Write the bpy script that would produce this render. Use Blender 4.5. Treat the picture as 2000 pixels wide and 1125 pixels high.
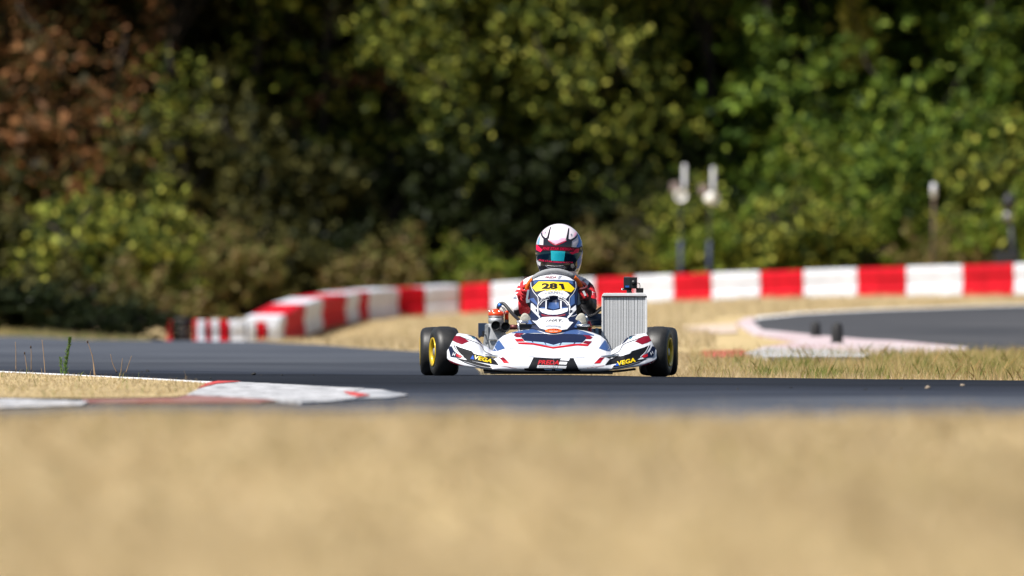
import bpy, bmesh, math, random
import numpy as np
from mathutils import Vector, Matrix
from mathutils.bvhtree import BVHTree
for o in list(bpy.data.objects):
    bpy.data.objects.remove(o)
SC = bpy.context.scene
COL = SC.collection
# ------------------------------------------------------------------ camera
F = 21720.0          # focal length in pixels of the 2000 px wide photograph
H = 0.486            # eye height above the track
cd = bpy.data.cameras.new('camera')
cd.sensor_width = 36.0
cd.lens = F * 36.0 / 2000.0
cd.clip_start = 0.5
cd.clip_end = 3000
cd.dof.use_dof = True
cd.dof.focus_distance = 60.3
cd.dof.aperture_fstop = 4.0
cam = bpy.data.objects.new('camera', cd)
cam.location = (0, 0, H)
cam.rotation_euler = (math.radians(90), 0, 0)
COL.objects.link(cam)
SC.camera = cam
# ------------------------------------------------------------------ light
SUN = Vector((-0.54, -0.42, 1.0)).normalized()
w = bpy.data.worlds.new('World')
SC.world = w
w.use_nodes = True
nt = w.node_tree
bg = nt.nodes['Background']
sky = nt.nodes.new('ShaderNodeTexSky')
sky.sky_type = 'NISHITA'
sky.sun_disc = False
sky.sun_elevation = math.asin(SUN.z)
sky.sun_rotation = math.atan2(SUN.x, SUN.y)
nt.links.new(sky.outputs[0], bg.inputs[0])
bg.inputs[1].default_value = 0.06
sl = bpy.data.lights.new('sun', 'SUN')
sl.energy = 5.0
sl.angle = math.radians(0.5)
sl.color = (1.0, 0.96, 0.90)
so = bpy.data.objects.new('sun', sl)
so.rotation_euler = SUN.to_track_quat('Z', 'Y').to_euler()
so.location = (0, 0, 40)
COL.objects.link(so)
SC.view_settings.view_transform = 'Standard'
SC.view_settings.look = 'None'
SC.view_settings.exposure = 0.58
SC.view_settings.gamma = 1
SC.render.engine = 'CYCLES'
SC.cycles.use_denoising = True
SC.cycles.max_bounces = 6
SC.cycles.transparent_max_bounces = 4
SC.cycles.use_adaptive_sampling = True
SC.cycles.adaptive_threshold = 0.01

rng = np.random.default_rng(7)
random.seed(7)
CAMP = Vector((0, 0, H))

def P(px, py, d):
    return Vector(((px - 1000.0) * d / F, d, H - (py - 562.5) * d / F))

# ------------------------------------------------------------------ materials
def mat(name, col, rough=0.6, metal=0.0, var=0.0, scale=20.0, spec=0.5, coat=0.0, bump=0.0, col2=None, stretch=None, island=0.0, trans=0.0, detail=4.0):
    m = bpy.data.materials.new(name)
    m.use_nodes = True
    t = m.node_tree
    b = t.nodes['Principled BSDF']
    b.inputs['Roughness'].default_value = rough
    b.inputs['Metallic'].default_value = metal
    b.inputs['Specular IOR Level'].default_value = spec
    b.inputs['Coat Weight'].default_value = coat
    b.inputs['Coat Roughness'].default_value = 0.06
    c = (*col, 1.0)
    b.inputs['Base Color'].default_value = c
    if var or col2 or bump:
        tc = t.nodes.new('ShaderNodeTexCoord')
        mp = t.nodes.new('ShaderNodeMapping')
        if stretch:
            mp.inputs['Scale'].default_value = stretch
        t.links.new(tc.outputs['Object'], mp.inputs[0])
        n = t.nodes.new('ShaderNodeTexNoise')
        n.inputs['Scale'].default_value = scale
        n.inputs['Detail'].default_value = detail
        n.inputs['Roughness'].default_value = 0.62
        t.links.new(mp.outputs[0], n.inputs['Vector'])
        if var or col2:
            r = t.nodes.new('ShaderNodeValToRGB')
            r.color_ramp.elements[0].position = 0.33
            r.color_ramp.elements[1].position = 0.67
            if col2:
                r.color_ramp.elements[0].color = c
                r.color_ramp.elements[1].color = (*col2, 1)
            else:
                r.color_ramp.elements[0].color = (*[x * (1 - var) for x in col], 1)
                r.color_ramp.elements[1].color = (*[min(1, x * (1 + var)) for x in col], 1)
            t.links.new(n.outputs['Fac'], r.inputs[0])
            t.links.new(r.outputs[0], b.inputs['Base Color'])
        if bump:
            bp = t.nodes.new('ShaderNodeBump')
            bp.inputs['Strength'].default_value = bump
            bp.inputs['Distance'].default_value = 0.02
            t.links.new(n.outputs['Fac'], bp.inputs['Height'])
            t.links.new(bp.outputs[0], b.inputs['Normal'])
    return m

def leafmat(name, cols, trans=0.25, rough=0.55):
    """leaf or blade material: every island takes its own colour out of a ramp"""
    m = bpy.data.materials.new(name)
    m.use_nodes = True
    t = m.node_tree
    b = t.nodes['Principled BSDF']
    out = t.nodes['Material Output']
    g = t.nodes.new('ShaderNodeNewGeometry')
    r = t.nodes.new('ShaderNodeValToRGB')
    el = r.color_ramp.elements
    n = len(cols)
    while len(el) < n:
        el.new(0.5)
    for i, c in enumerate(cols):
        el[i].position = i / max(1, n - 1)
        el[i].color = (*c, 1)
    t.links.new(g.outputs['Random Per Island'], r.inputs[0])
    t.links.new(r.outputs[0], b.inputs['Base Color'])
    b.inputs['Roughness'].default_value = rough
    b.inputs['Specular IOR Level'].default_value = 0.12
    tr = t.nodes.new('ShaderNodeBsdfTranslucent')
    t.links.new(r.outputs[0], tr.inputs[0])
    mx = t.nodes.new('ShaderNodeMixShader')
    mx.inputs[0].default_value = trans
    t.links.new(b.outputs[0], mx.inputs[1])
    t.links.new(tr.outputs[0], mx.inputs[2])
    t.links.new(mx.outputs[0], out.inputs[0])
    return m

# ------------------------------------------------------------------ object helpers
def link(name, me, m=None, parent=None, smooth=False):
    o = bpy.data.objects.new(name, me)
    COL.objects.link(o)
    if m is not None:
        if isinstance(m, (list, tuple)):
            for x in m:
                me.materials.append(x)
        else:
            me.materials.append(m)
    if parent is not None:
        o.parent = parent
        o.matrix_parent_inverse = Matrix.Translation(parent.location).inverted()
    if smooth:
        me.shade_smooth()
    return o

def tag(o, label, cat, group=None, kind=None):
    o['label'] = label
    o['category'] = cat
    if group:
        o['group'] = group
    if kind:
        o['kind'] = kind
    return o

def struct(o, kind='structure', label=None):
    o['kind'] = kind
    if label:
        o['label'] = label
    return o

def thing(name, loc, label, cat, group=None):
    e = bpy.data.objects.new(name, None)
    e.empty_display_size = 0.1
    e.location = loc
    COL.objects.link(e)
    return tag(e, label, cat, group)

def from_bm(name, bm, m=None, parent=None, smooth=False):
    me = bpy.data.meshes.new(name)
    bm.to_mesh(me)
    bm.free()
    return link(name, me, m, parent, smooth)

def pyd(name, v, f, m=None, parent=None, smooth=False):
    me = bpy.data.meshes.new(name)
    me.from_pydata([tuple(x) for x in v], [], f)
    me.validate()
    me.update()
    return link(name, me, m, parent, smooth)

def fastmesh(name, V, nper, m, parent=None):
    """V: (N, nper, 3) array of separate polygons"""
    N = V.shape[0]
    me = bpy.data.meshes.new(name)
    me.vertices.add(N * nper)
    me.vertices.foreach_set('co', np.ascontiguousarray(V, dtype=np.float32).ravel())
    me.loops.add(N * nper)
    me.loops.foreach_set('vertex_index', np.arange(N * nper, dtype=np.int32))
    me.polygons.add(N)
    me.polygons.foreach_set('loop_start', np.arange(0, N * nper, nper, dtype=np.int32))
    me.update(calc_edges=True)
    me.validate()
    return link(name, me, m, parent)

def grid(name, rows, m, parent=None, closed=False, smooth=True, thick=0.0):
    """rows: list of equal length lists of points -> skin of quads"""
    R, C = len(rows), len(rows[0])
    v = [p for r in rows for p in r]
    f = []
    for i in range(R - 1):
        for j in range(C if closed else C - 1):
            k = (j + 1) % C
            f.append((i * C + j, i * C + k, (i + 1) * C + k, (i + 1) * C + j))
    o = pyd(name, v, f, m, parent, smooth)
    if thick:
        s = o.modifiers.new('thick', 'SOLIDIFY')
        s.thickness = thick
        s.offset = 0
    return o

def tube_rows(pts, r, n=10):
    pts = [Vector(p) for p in pts]
    rs = r if isinstance(r, (list, tuple)) else [r] * len(pts)
    rows = []
    up = None
    for i, p in enumerate(pts):
        a = pts[max(0, i - 1)]
        b = pts[min(len(pts) - 1, i + 1)]
        t = (b - a).normalized()
        if up is None:
            up = Vector((0, 0, 1)) if abs(t.z) < 0.9 else Vector((0, 1, 0))
        sd = t.cross(up).normalized()
        up = sd.cross(t).normalized()
        rows.append([p + (sd * math.cos(2 * math.pi * k / n) + up * math.sin(2 * math.pi * k / n)) * rs[i] for k in range(n)])
    return rows

def tube_vf(pts, r, n=10, base=0):
    rows = tube_rows(pts, r, n)
    v = [p for q in rows for p in q]
    f = []
    R = len(rows)
    for i in range(R - 1):
        for j in range(n):
            k = (j + 1) % n
            f.append((base + i * n + j, base + i * n + k, base + (i + 1) * n + k, base + (i + 1) * n + j))
    f.append(tuple(base + j for j in range(n))[::-1])
    f.append(tuple(base + (R - 1) * n + j for j in range(n)))
    return v, f

def tube(name, pts, r, m, parent=None, n=10, smooth=True):
    v, f = tube_vf(pts, r, n)
    o = pyd(name, v, f, m, parent, smooth)
    return o

def tubes(name, lists, m, parent=None, n=8):
    V, Fc = [], []
    for pts, r in lists:
        v, f = tube_vf(pts, r, n, len(V))
        V += v
        Fc += f
    return pyd(name, V, Fc, m, parent, True)

def smooth_path(pts, k=6):
    pts = [Vector(p) for p in pts]
    out = []
    for i in range(len(pts) - 1):
        p0 = pts[max(0, i - 1)]; p1 = pts[i]; p2 = pts[i + 1]; p3 = pts[min(len(pts) - 1, i + 2)]
        for j in range(k):
            t = j / k
            out.append(0.5 * ((2 * p1) + (p2 - p0) * t + (2 * p0 - 5 * p1 + 4 * p2 - p3) * t * t + (3 * p1 - p0 - 3 * p2 + p3) * t ** 3))
    out.append(pts[-1])
    return out

def box_bm(bm, lo, hi, bev=0.0, rot=None, at=None):
    r = bmesh.ops.create_cube(bm, size=1.0)
    vs = r['verts']
    lo = Vector(lo); hi = Vector(hi)
    for v in vs:
        v.co = Vector(((v.co.x + .5) * (hi.x - lo.x) + lo.x, (v.co.y + .5) * (hi.y - lo.y) + lo.y, (v.co.z + .5) * (hi.z - lo.z) + lo.z))
    if bev:
        es = list({e for v in vs for e in v.link_edges})
        r2 = bmesh.ops.bevel(bm, geom=es, offset=bev, segments=2, affect='EDGES', profile=0.7)
        vs = list({v for f in r2['faces'] for v in f.verts} | {v for v in vs if v.is_valid})
    if rot is not None or at is not None:
        M = (Matrix.Translation(at) if at is not None else Matrix()) @ (rot if rot is not None else Matrix())
        for v in vs:
            v.co = M @ v.co
    return vs

def box(name, lo, hi, m, parent=None, bev=0.0, rot=None, at=None, smooth=False):
    bm = bmesh.new()
    box_bm(bm, lo, hi, bev, rot, at)
    return from_bm(name, bm, m, parent, smooth)

def lathe(name, prof, m, parent=None, n=40, axis='X', at=(0, 0, 0), rot=None, closed=True, smooth=True):
    """prof: (along, radius) pairs; closed profile loops round"""
    rows = []
    M = Matrix.Translation(at) @ (rot if rot is not None else Matrix())
    for a, r in prof:
        row = []
        for k in range(n):
            c, s = math.cos(2 * math.pi * k / n) * r, math.sin(2 * math.pi * k / n) * r
            p = Vector((a, c, s)) if axis == 'X' else (Vector((c, s, a)) if axis == 'Z' else Vector((s, a, c)))
            row.append(M @ p)
        rows.append(row)
    if closed:
        rows.append(rows[0])
    return grid(name, rows, m, parent, True, smooth)

def auto_smooth(o, deg=35):
    me = o.data
    me.shade_smooth()
    try:
        me.set_sharp_from_angle(angle=math.radians(deg))
    except Exception:
        pass
    return o

# ------------------------------------------------------------------ terrain
UC = np.array([-900, 0, 330, 560, 830, 1080, 1330, 1500, 1750, 2000, 2900], float)
def zy(y, d):
    return H - (y - 562.5) * d / F
near = [(0, .12), (5, .13), (12, .12), (20, .13), (27, .135), (31, .10), (35, .03), (39, 0.0), (44, 0.0), (57, 0.0)]
Dn = [a for a, b in near]
Df = [58.6, 59.7, 60.1, 61.9, 64, 66.5, 72, 82, 95, 105, 115, 128, 140, 152, 162, 185, 215, 260, 400, 900]
DR = np.array(Dn + Df, float)
ZT = np.zeros((len(DR), len(UC)))
for i, (a, b) in enumerate(near):
    ZT[i, :] = b
def setrow(d, vals, isy=True):
    i = len(Dn) + Df.index(d)
    ZT[i, :] = [zy(v, d) if isy else v for v in vals]
#                 -900   0    330   560   830   1080  1330  1500  1750  2000  2900
setrow(58.6, [.004, .004, .006, .008, .009, .010, .004, -.002, -.009, -.014, -.02], False)
setrow(59.7, [.004, .004, .006, .010, .012, .013, .006, -.001, -.009, -.015, -.02], False)
setrow(60.1, [.004, .004, .004, .004, .001, .0, -.004, -.008, -.012, -.019, -.02], False)
setrow(61.9, [.006, .006, .006, .004, .0, .0, -.012, -.018, -.026, -.032, -.04], False)
setrow(64,   [.008, .010, .006, -.004, -.022, -.045, -.042, -.046, -.052, -.056, -.06], False)
setrow(66.5, [-.01, -.012, -.016, -.022, -.03, -.036, -.036, -.040, -.046, -.052, -.06], False)
setrow(72,   [-.008, -.008, -.008, -.008, -.008, -.008, -.012, -.014, -.018, -.025, -.03], False)
setrow(82,   [697, 696, 694, 694, 693, 692, 692, 694, 695, 696, 697])
setrow(95,   [674, 674, 674, 674, 676, 672, 662, 662, 668, 670, 675])
setrow(105,  [662, 663, 666, 668, 671, 660, 645, 641, 640, 640, 640])
setrow(115,  [655, 656, 672, 676, 662, 648, 630, 622, 612, 611, 611])
setrow(128,  [650, 651, 678, 679, 645, 628, 608, 602, 597, 594, 594])
setrow(140,  [640, 642, 660, 655, 628, 612, 592, 584, 577, 572, 565])
setrow(152,  [630, 632, 630, 625, 614, 602, 585, 577, 570, 564, 555])
setrow(162,  [620, 620, 618, 612, 604, 592, 576, 568, 560, 554, 545])
setrow(185,  [1.0] * 11, False)
setrow(215,  [4.5] * 11, False)
setrow(260,  [8.5] * 11, False)
setrow(400,  [12.0] * 11, False)
setrow(900,  [14.0] * 11, False)

def tz(X, Y):
    X = np.asarray(X, float); Y = np.asarray(Y, float)
    d = np.clip(Y, 0.01, 899)
    u = np.clip(X / np.maximum(d, 1.0) * F + 1000, UC[0], UC[-1] - 1e-6)
    i = np.clip(np.searchsorted(DR, d, side='right') - 1, 0, len(DR) - 2)
    j = np.clip(np.searchsorted(UC, u, side='right') - 1, 0, len(UC) - 2)
    a = (d - DR[i]) / (DR[i + 1] - DR[i])
    b = (u - UC[j]) / (UC[j + 1] - UC[j])
    b = b * b * (3 - 2 * b)
    z = (ZT[i, j] * (1 - a) + ZT[i + 1, j] * a) * (1 - b) + (ZT[i, j + 1] * (1 - a) + ZT[i + 1, j + 1] * a) * b
    # gentle lumps on the grass bank in front and on the far slopes
    bank = np.clip((34 - d) / 6, 0, 1)
    z = z + bank * (0.012 * np.sin(X * 2.6 + 1.0 + .3 * d) + 0.007 * np.sin(X * 6.3 + d * .7))
    return z

def tz1(x, y):
    return float(tz(np.array([x]), np.array([y]))[0])

def ground(px, py, h=0.0, dmin=40.0, dmax=170.0):
    """the place on the terrain that the line of sight through a pixel reaches first"""
    ds = np.arange(dmin, dmax, 0.05)
    X = (px - 1000) * ds / F
    Z = H - (py - 562.5) * ds / F
    hit = np.nonzero(Z <= tz(X, ds) + h)[0]
    k = hit[0] if len(hit) else len(ds) - 1
    return Vector((X[k], ds[k], 0))

def axis_vals(lo, hi, step, outer, grow):
    a = list(np.arange(lo, hi + 1e-6, step))
    s = step; x = hi
    right = []
    while x < outer:
        s *= grow; x += s; right.append(x)
    s = step; x = lo
    left = []
    while x > -outer:
        s *= grow; x -= s; left.append(x)
    return left[::-1] + a + right
GX = axis_vals(-9, 9, 0.25, 500, 1.35)
GY = list(np.arange(-40, 0, 4)) + list(np.arange(0, 56, 0.5)) + list(np.arange(56, 70, 0.2)) + list(np.arange(70, 165, 0.5)) + list(np.arange(165, 270, 5)) + [300, 350, 420, 520, 650, 820, 1000]
XX, YY = np.meshgrid(np.array(GX), np.array(GY))
ZZ = tz(XX, YY)
nX, nY = len(GX), len(GY)
V = np.stack([XX, YY, ZZ], -1).reshape(-1, 3)
Fq = [(r * nX + c, r * nX + c + 1, (r + 1) * nX + c + 1, (r + 1) * nX + c) for r in range(nY - 1) for c in range(nX - 1)]

def grass_ground_mat():
    m = bpy.data.materials.new('dry_grass_ground')
    m.use_nodes = True
    t = m.node_tree
    b = t.nodes['Principled BSDF']
    b.inputs['Roughness'].default_value = 0.9
    b.inputs['Specular IOR Level'].default_value = 0.15
    tc = t.nodes.new('ShaderNodeTexCoord')
    def noise(sc, det):
        n = t.nodes.new('ShaderNodeTexNoise')
        n.inputs['Scale'].default_value = sc
        n.inputs['Detail'].default_value = det
        t.links.new(tc.outputs['Object'], n.inputs['Vector'])
        return n
    n1 = noise(1.6, 5); n2 = noise(14, 6)
    r1 = t.nodes.new('ShaderNodeValToRGB')
    e = r1.color_ramp.elements
    e[0].position = .3; e[0].color = (.36, .28, .15, 1)
    e[1].position = .7; e[1].color = (.58, .46, .28, 1)
    k = e.new(.5); k.color = (.48, .37, .21, 1)
    t.links.new(n1.outputs['Fac'], r1.inputs[0])
    r2 = t.nodes.new('ShaderNodeValToRGB')
    e = r2.color_ramp.elements
    e[0].position = .3; e[0].color = (.78, .79, .70, 1)
    e[1].position = .75; e[1].color = (1.15, 1.1, 1.0, 1)
    t.links.new(n2.outputs['Fac'], r2.inputs[0])
    mx = t.nodes.new('ShaderNodeMix')
    mx.data_type = 'RGBA'; mx.blend_type = 'MULTIPLY'
    mx.inputs[0].default_value = 1
    t.links.new(r1.outputs[0], mx.inputs[6]); t.links.new(r2.outputs[0], mx.inputs[7])
    t.links.new(mx.outputs[2], b.inputs['Base Color'])
    bp = t.nodes.new('ShaderNodeBump'); bp.inputs['Strength'].default_value = .6; bp.inputs['Distance'].default_value = .03
    t.links.new(n2.outputs['Fac'], bp.inputs['Height']); t.links.new(bp.outputs[0], b.inputs['Normal'])
    return m
M_ground = grass_ground_mat()
M_floor = mat('forest_floor', (.05, .035, .02), .95, var=.4, scale=3)
go = pyd('ground', V, Fq, [M_ground, M_floor], None, True)
mi = np.zeros(len(Fq), dtype=np.int32)
cy = YY[:-1, :-1].ravel()
mi[cy > 157] = 1
go.data.polygons.foreach_set('material_index', mi)
struct(go, label='dry tan grass ground sloping up to the wood')

def drape(name, poly, m, parent=None, h=0.006, wall=False, sx=0.25, sy=0.5):
    """a sheet cut to a plan polygon and laid over the terrain"""
    bm = bmesh.new()
    vs = [bm.verts.new((p[0], p[1], 0)) for p in poly]
    es = [bm.edges.new((vs[i], vs[(i + 1) % len(vs)])) for i in range(len(vs))]
    bmesh.ops.triangle_fill(bm, use_beauty=True, edges=es)
    xs = [p[0] for p in poly]; ys = [p[1] for p in poly]
    for k in GX:
        if min(xs) < k < max(xs):
            bmesh.ops.bisect_plane(bm, geom=bm.verts[:] + bm.edges[:] + bm.faces[:], plane_co=(k, 0, 0), plane_no=(1, 0, 0))
    for k in GY:
        if min(ys) < k < max(ys):
            bmesh.ops.bisect_plane(bm, geom=bm.verts[:] + bm.edges[:] + bm.faces[:], plane_co=(0, k, 0), plane_no=(0, 1, 0))
    bm.verts.ensure_lookup_table()
    z = tz([v.co.x for v in bm.verts], [v.co.y for v in bm.verts])
    for v, q in zip(bm.verts, z):
        v.co.z = q + h
    for f in bm.faces:
        f.normal_update()
        if f.normal.z < 0:
            f.normal_flip()
    if wall:
        be = [e for e in bm.edges if e.is_boundary]
        r = bmesh.ops.extrude_edge_only(bm, edges=be)
        for v in [g for g in r['geom'] if isinstance(g, bmesh.types.BMVert)]:
            v.co.z -= h + 0.03
        bmesh.ops.recalc_face_normals(bm, faces=bm.faces)
    return from_bm(name, bm, m, parent)

def pxpoly(pts, h=0.006, dmin=40.0):
    return [ground(a, b, h, dmin)[:2] for a, b in pts]

def asphalt(name, dark, light, sc=1.2):
    m = mat(name, dark, .92, var=.0, scale=sc, col2=light, bump=0.0, stretch=(.3, .35, 1), detail=8, spec=.15)
    t = m.node_tree
    b = t.nodes['Principled BSDF']
    n = t.nodes.new('ShaderNodeTexNoise'); n.inputs['Scale'].default_value = 160; n.inputs['Detail'].default_value = 2
    tc = t.nodes.new('ShaderNodeTexCoord'); t.links.new(tc.outputs['Object'], n.inputs['Vector'])
    bp = t.nodes.new('ShaderNodeBump'); bp.inputs['Strength'].default_value = .35; bp.inputs['Distance'].default_value = .006
    t.links.new(n.outputs['Fac'], bp.inputs['Height']); t.links.new(bp.outputs[0], b.inputs['Normal'])
    return m
M_road = asphalt('asphalt', (.026, .030, .040), (.066, .072, .085))
def rubber_line(m):
    # rubber laid down along the driving line: darker band in plan, dusty towards both edges
    t = m.node_tree
    b = t.nodes['Principled BSDF']
    tc = t.nodes.new('ShaderNodeTexCoord')
    sp = t.nodes.new('ShaderNodeSeparateXYZ'); t.links.new(tc.outputs['Object'], sp.inputs[0])
    n = t.nodes.new('ShaderNodeTexNoise'); n.inputs['Scale'].default_value = .5; n.inputs['Detail'].default_value = 5
    t.links.new(tc.outputs['Object'], n.inputs['Vector'])
    ma = t.nodes.new('ShaderNodeMath'); ma.operation = 'MULTIPLY_ADD'; ma.inputs[1].default_value = 5.0
    t.links.new(n.outputs['Fac'], ma.inputs[0]); t.links.new(sp.outputs['Y'], ma.inputs[2])
    mr = t.nodes.new('ShaderNodeMapRange'); mr.inputs[1].default_value = 42; mr.inputs[2].default_value = 122
    t.links.new(ma.outputs[0], mr.inputs[0])
    r = t.nodes.new('ShaderNodeValToRGB')
    e = r.color_ramp.elements
    e[0].position = 0; e[0].color = (2.1, 2.0, 1.85, 1)
    e[1].position = 1; e[1].color = (1.5, 1.5, 1.5, 1)
    for p, c in ((.08, 1.5), (.15, .55), (.20, .26), (.265, .22), (.31, .55), (.40, 1.0), (.52, 1.35)):
        k = e.new(p); k.color = (c * .9, c * .97, c * 1.15, 1) if c < .7 else (c, c, c, 1)
    t.links.new(mr.outputs[0], r.inputs[0])
    old = b.inputs['Base Color'].links[0].from_socket
    mx = t.nodes.new('ShaderNodeMix'); mx.data_type = 'RGBA'; mx.blend_type = 'MULTIPLY'; mx.inputs[0].default_value = 1
    t.links.new(old, mx.inputs[6]); t.links.new(r.outputs[0], mx.inputs[7])
    t.links.new(mx.outputs[2], b.inputs['Base Color'])
rubber_line(M_road)
def U(u, d):
    return ((u - 1000) * d / F, d)
road_poly = [U(-1600, 38), U(3400, 38), U(3300, 62.2), U(2600, 62.2), U(2000, 62.2), U(1330, 62.4), U(985, 62.6)] + \
    pxpoly([(940, 728), (905, 702), (835, 687), (700, 679), (550, 670), (350, 664), (0, 656.5), (-300, 652), (-800, 650)], .004) + [U(-1500, 90)]
struct(drape('road', road_poly, M_road, h=.004), label='dark asphalt kart track bending round the grass tip')
# far leg of the track, right
far_poly = pxpoly([(1442, 632), (1470, 622), (1540, 614), (1640, 608), (1760, 603), (1880, 599.5), (2000, 596.5), (2300, 590), (2700, 586), (2700, 690), (2300, 698), (2000, 691), (1890, 684), (1750, 672), (1600, 660), (1490, 648)], .004, 70)
M_road2 = asphalt('asphalt_far', (.040, .042, .048), (.075, .075, .08))
struct(drape('far_road', far_poly, M_road2, h=.006), label='far leg of the asphalt kart track on the right')
M_linepaint = mat('white_line_paint', (.72, .72, .72), .7, var=.12, scale=8)
def strip(name, top, bot, m, h, dmin=40., parent=None):
    return drape(name, pxpoly(top, h, dmin) + pxpoly(bot[::-1], h, dmin), m, parent, h)
o = strip('track_line', [(1448, 627), (1480, 618.5), (1560, 611), (1700, 604.5), (1880, 598.5), (2100, 593)], [(1462, 629), (1490, 621), (1565, 613), (1705, 606.3), (1880, 600), (2100, 594.5)], M_linepaint, .012, 70)
struct(o, label='thin white edge line of the far track')
o = strip('track_line', [(-300, 713), (0, 724.5), (120, 730), (250, 736.5), (330, 740.5), (415, 745)], [(-300, 716), (0, 728), (120, 733.5), (250, 740), (330, 744), (405, 748.5)], M_linepaint, .010)
struct(o, label='white edge line along the near grass tip')

# ------------------------------------------------------------------ grass tip of the infield and its kerb
M_red = mat('kerb_red_paint', (.46, .045, .04), .75, var=.35, scale=9)
M_white = mat('kerb_white_paint', (.13, .13, .135), .85, col2=(.60, .60, .62), scale=12, stretch=(1, .3, 1), detail=8)
M_kgrey = mat('kerb_grey_white_paint', (.17, .18, .20), .8, col2=(.48, .48, .50), scale=5, stretch=(1, .2, 1), detail=8)
M_wornred = mat('kerb_worn_red_paint', (.20, .035, .035), .85, col2=(.24, .15, .13), scale=5, stretch=(1, .25, 1), detail=8)
isl_px = [(-300, 716), (0, 728), (120, 733.5), (250, 740), (330, 744), (400, 749), (412, 754), (370, 770), (345, 775), (170, 778), (0, 777), (-300, 775)]
isl = pxpoly(isl_px, .012)
struct(drape('infield_grass_ground', isl, M_ground, h=.014), label='dry grass tip of the infield on the left')
kerb = thing('kerb', (*ground(500, 770)[:2], 0), 'low red and white painted kerb wrapping the left grass tip', 'kerb')
def kseg(pts, m, h, lab=None, par=kerb, dmin=40.):
    o = drape('kerb_segment', pxpoly(pts, h, dmin), m, par, h, wall=True)
    if lab:
        o['label'] = lab
    return o
kseg([(365, 770), (395, 756), (425, 748.5), (462, 745.5), (546, 749.5), (640, 755), (712, 758), (690, 764.5), (722, 770.5), (690, 778), (640, 783), (588, 784.5), (540, 780), (483, 776), (430, 773)], M_white, .016)
kseg([(404, 747.5), (425, 743.5), (470, 744), (455, 745.6), (424, 748.4), (394, 755.8), (386, 758)], M_red, .020, 'red painted end of the kerb')
kseg([(690.5, 764.6), (712.5, 758.2), (745, 761), (798, 770.5), (760, 776), (691, 778.3), (722, 770.5)], M_kgrey, .013, 'greyish tapering tip of the kerb')
kseg([(672, 764), (690, 765), (722, 770.5), (700, 773.5), (684, 770)], M_red, .020, 'small red patch near the kerb tip')
kseg([(160, 779.5), (345, 776.5), (366, 771), (430, 773.6), (483, 776.6), (545, 781), (510, 784.5), (380, 784.5), (165, 784)], M_wornred, .012, 'worn dark red strip of the kerb')
kseg([(-300, 776), (0, 778), (100, 780), (172, 783.5), (160, 790), (0, 796), (-300, 798)], M_white, .014, 'white strip of the kerb at the left edge')
# far kerb on the right
kerb2 = thing('kerb', (*ground(1600, 675, 0, 70)[:2], 0), 'wide worn pink and white kerb apron beside the far track', 'kerb')
M_pink = mat('worn_kerb_paint', (.60, .59, .60), .8, col2=(.36, .17, .18), scale=1.5, stretch=(.5, 1.6, 1), detail=8)
M_pink.node_tree.nodes['Color Ramp'].color_ramp.elements[0].position = .36
M_faint = mat('faint_pink_paint', (.50, .38, .26), .85, col2=(.52, .42, .38), scale=3, detail=8)
kseg([(1438, 630), (1455, 621), (1478, 619), (1470, 628), (1490, 644), (1600, 655), (1750, 665), (1890, 678), (1890, 690), (1700, 696), (1500, 696), (1452, 690), (1490, 677), (1565, 668), (1470, 651)], M_pink, .022, None, kerb2, 70)
kseg([(1335, 637), (1437, 631), (1441, 649), (1400, 651), (1335, 645)], M_faint, .012, 'faded pink tail of the far kerb', kerb2, 70)
kseg([(1455, 688), (1500, 679), (1640, 684), (1700, 690), (1690, 697), (1500, 697)], M_white, .05, 'bright white patch of the far kerb', kerb2, 70)
kseg([(1370, 685), (1452, 683), (1470, 696), (1380, 697)], M_red, .03, 'red patch of the far kerb', kerb2, 70)

# ------------------------------------------------------------------ barrier blocks
M_bred = mat('barrier_red_plastic', (.46, .006, .016), .8, spec=.12, var=.22, scale=3)
M_bwhite = mat('barrier_white_plastic', (.58, .60, .66), .8, spec=.15, var=.10, scale=3)
M_bblack = mat('barrier_black_rubber', (.012, .012, .013), .7, var=.3, scale=6)
M_strap = mat('dark_joint', (.10, .10, .10), .8)
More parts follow.
